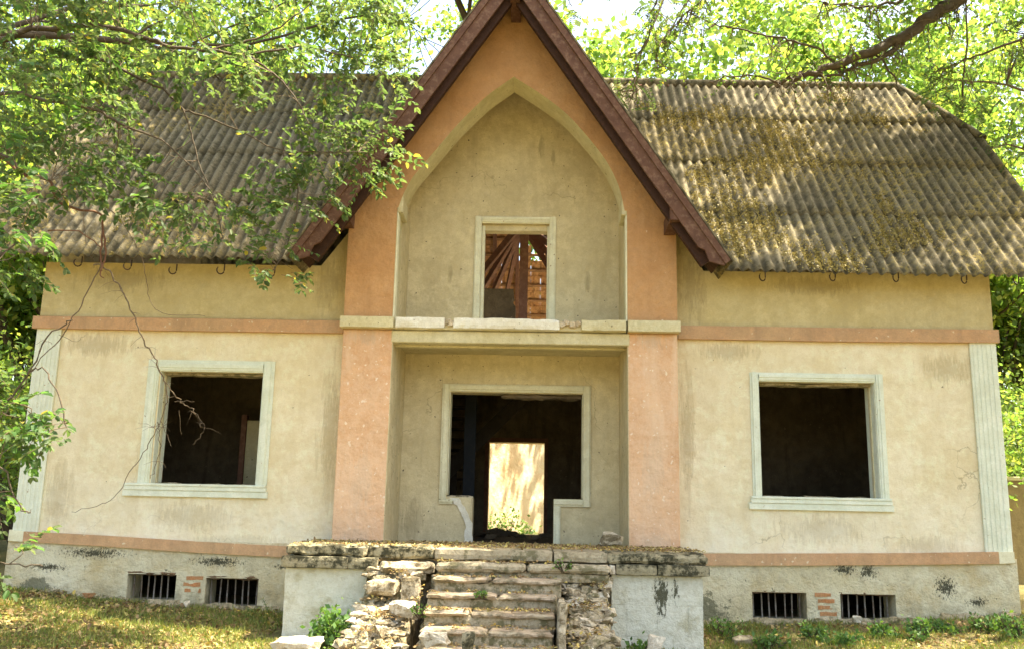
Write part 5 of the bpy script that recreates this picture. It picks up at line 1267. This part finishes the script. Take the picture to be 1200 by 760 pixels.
# ================================================================== small plants
bush('self_sown_shrub', 'bright green self-sown shrub in front of the left pier', X(383, -2.1), -2.05, 0.32, 0.45, 520, 0.075, M['weed'], 811, None, 'shrub', -1.22)
bush('self_sown_shrub', 'thin green plants sprouting at the foot of the right blockwork pier', X(752, -2.0), -1.9, 0.42, 0.24, 260, 0.06, M['weed'], 812, None, 'plant', -1.22)
bush('self_sown_shrub', 'low plant right beside the right pier against the plinth', X(850, -1.0), -0.9, 0.28, 0.28, 200, 0.05, M['weed'], 818, None, 'plant', -1.12)
bush('yard_plant', 'green plant at the left foot of the sunlit wall behind the doorway', at(592, 610, 7.6).x, 7.6, 0.35, 0.75, 350, 0.09, M['weed'], 813, None, 'plant', -0.5)
bush('yard_plant', 'low green plant at the right foot of the sunlit wall behind the doorway', at(624, 615, 7.8).x, 7.8, 0.3, 0.5, 300, 0.08, M['weed'], 814, None, 'plant', -0.5)
bush('step_weed', 'small green weed growing at the right end of the upper step', X(660, -1.9), -1.93, 0.09, 0.14, 70, 0.04, M['weed'], 815, None, 'weed', -0.28)
bush('step_weed', 'tuft of weed between left heap and the fourth step', X(495, -2.7), -2.75, 0.09, 0.14, 80, 0.04, M['weed'], 816, None, 'weed', -0.72)
bush('step_weed', 'little weed in the litter on the middle step', X(566, -2.6), -2.62, 0.1, 0.08, 60, 0.04, M['weed'], 817, None, 'weed', -0.52)
def fern():
    e = empty('yellow_green_sprig', at(296, 728, -0.6), 'yellow green feathery sprig before the second cellar opening', 'plant'); t = Tubes(); P0, A0, Z0 = [], [], []
    rg = random.Random(3); b = at(316, 736, -0.6)
    for i in range(7):
        d = Vector((rg.uniform(-1.2, .3), rg.uniform(-.5, .2), rg.uniform(.3, .9))).normalized(); q = b.copy(); pts = [q.copy()]
        for k in range(9):
            d = (d + Vector((-.05, 0, -.06))).normalized(); q = q + d * .045; pts.append(q.copy()); lat = d.cross(Vector((0, 1, .3))).normalized()
            for s in (-1, 1): P0.append(q[:]); A0.append((lat * s + d * .4)[:]); Z0.append(.055 * (1 - k * .05))
        t.add(pts, [.004] * 10, 3)
    t.build('stems', M['weed'], e); tag(leaves('foliage', P0, A0, Z0, M['grass'], e, 2, .4, False, rnd=.3), kind='stuff')
fern()
nrw = random.Random(31)
for i, (px, lab) in enumerate(((895, 'under the left one of the two right cellar openings'), (948, 'below the brick patch of the right plinth'), (985, 'under the rightmost cellar opening, at its left'), (1035, 'under the rightmost cellar opening, at its right'), (1075, 'a step right of the rightmost cellar opening'), (1105, 'midway between the last cellar opening and the corner'), (1150, 'near the right corner of the house'), (1190, 'at the right corner of the house'))):
    Y = nrw.uniform(-1.5, -0.7); x = X(px, Y)
    bush('ground_weed', 'leafy green weed ' + lab, x, Y, nrw.uniform(.25, .4), nrw.uniform(.18, .32), 260, 0.06, M['weed'], 830 + i, 'weeds along the foot of the right wall', 'weed', gz(x, Y))
# grass and litter
def cover(name, n, xr, yr, zf, mat, size, seed, label, cat, upright, width, dens=None, parent=None):
    rg = random.Random(seed); P0, A0, Z0 = [], [], []
    while len(P0) < n:
        x, y = rg.uniform(*xr), rg.uniform(*yr)
        if dens and rg.random() > dens(x, y): continue
        P0.append((x, y, zf(x, y) + 0.004)); A0.append((rg.gauss(0, 1), rg.gauss(0, 1), upright + rg.gauss(0, .25))); Z0.append(size * rg.uniform(.5, 1.4))
    o = leaves(name, P0, A0, Z0, mat, parent, seed, width, upright > 1, rnd=.35 if upright < 1 else .8)
    return tag(o, label, cat, None, 'stuff') if parent is None else tag(o, kind='stuff')
def outside(x, y):
    if y > -0.06 and -6.8 < x < 6.7: return 0
    if -2.75 < x < 2.35 and y > -1.7: return 0
    if X(430, -2) < x < X(714, -2) and y > -3.4: return 0
    return 1
gd = lambda x, y: outside(x, y) * (0.25 + 0.75 * (noise.noise(Vector((x * 1.3, y * 1.3, 0))) > -0.1))
cover('grass', 80000, (-8.5, 8.5), (-5.0, 0.4), gz, M['grass'], 0.065, 21, 'short dry grass in front of the house', 'grass', 1.6, 0.14, gd)
cover('fallen_leaves', 24000, (-8.5, 8.5), (-5.0, 0.5), gz, M['litter'], 0.06, 22, 'yellow and brown leaf litter on the ground before the house', 'leaf litter', 0.15, 0.6, lambda x, y: outside(x, y) * (1.0 if x < 0 else 0.5))
def step_z(x, y):
    if y > -1.64: return -0.06 if y < -0.06 else -0.098
    n_ = min(NS, int((-1.62 - y + 0.02) / 0.30) + 1); return -0.07 - 0.145 * n_ + 0.006
cover('litter_on_terrace', 5200, (X(337, -1.6), X(828, -1.6)), (-1.62, 0.9), step_z, M['litter'], 0.034, 23, None, None, 0.15, 0.6, lambda x, y: 1 if (y < -.3 or abs(x) < 1.6) and not (y > -0.06 and abs(x) > 1.55) else 0, T)
cover('litter_on_steps', 1700, (X(502, -2.5), X(650, -2.5)), (-4.0, -1.64), step_z, M['litter'], 0.034, 24, None, None, 0.2, 0.55, lambda x, y: max(0.06, 2.2 * noise.noise(Vector((x * 3.5, y * 3.5, 4)))), T)

for nm, z_, pl_, pr_2, par in (('rubble_litter', zl, 432, 494, CLw), ('rubble_litter', zr, 658, 714, CRw)):
    cover(nm, 420, (X(pl_, -2.4), X(pr_2, -2.4)), (-3.5, -1.6), lambda x, y: z_(y) + 0.02, M['litter'], 0.035, 41 + pl_, None, None, 0.2, 0.6, lambda x, y: 2 * noise.noise(Vector((x * 4, y * 4, 2))), par)
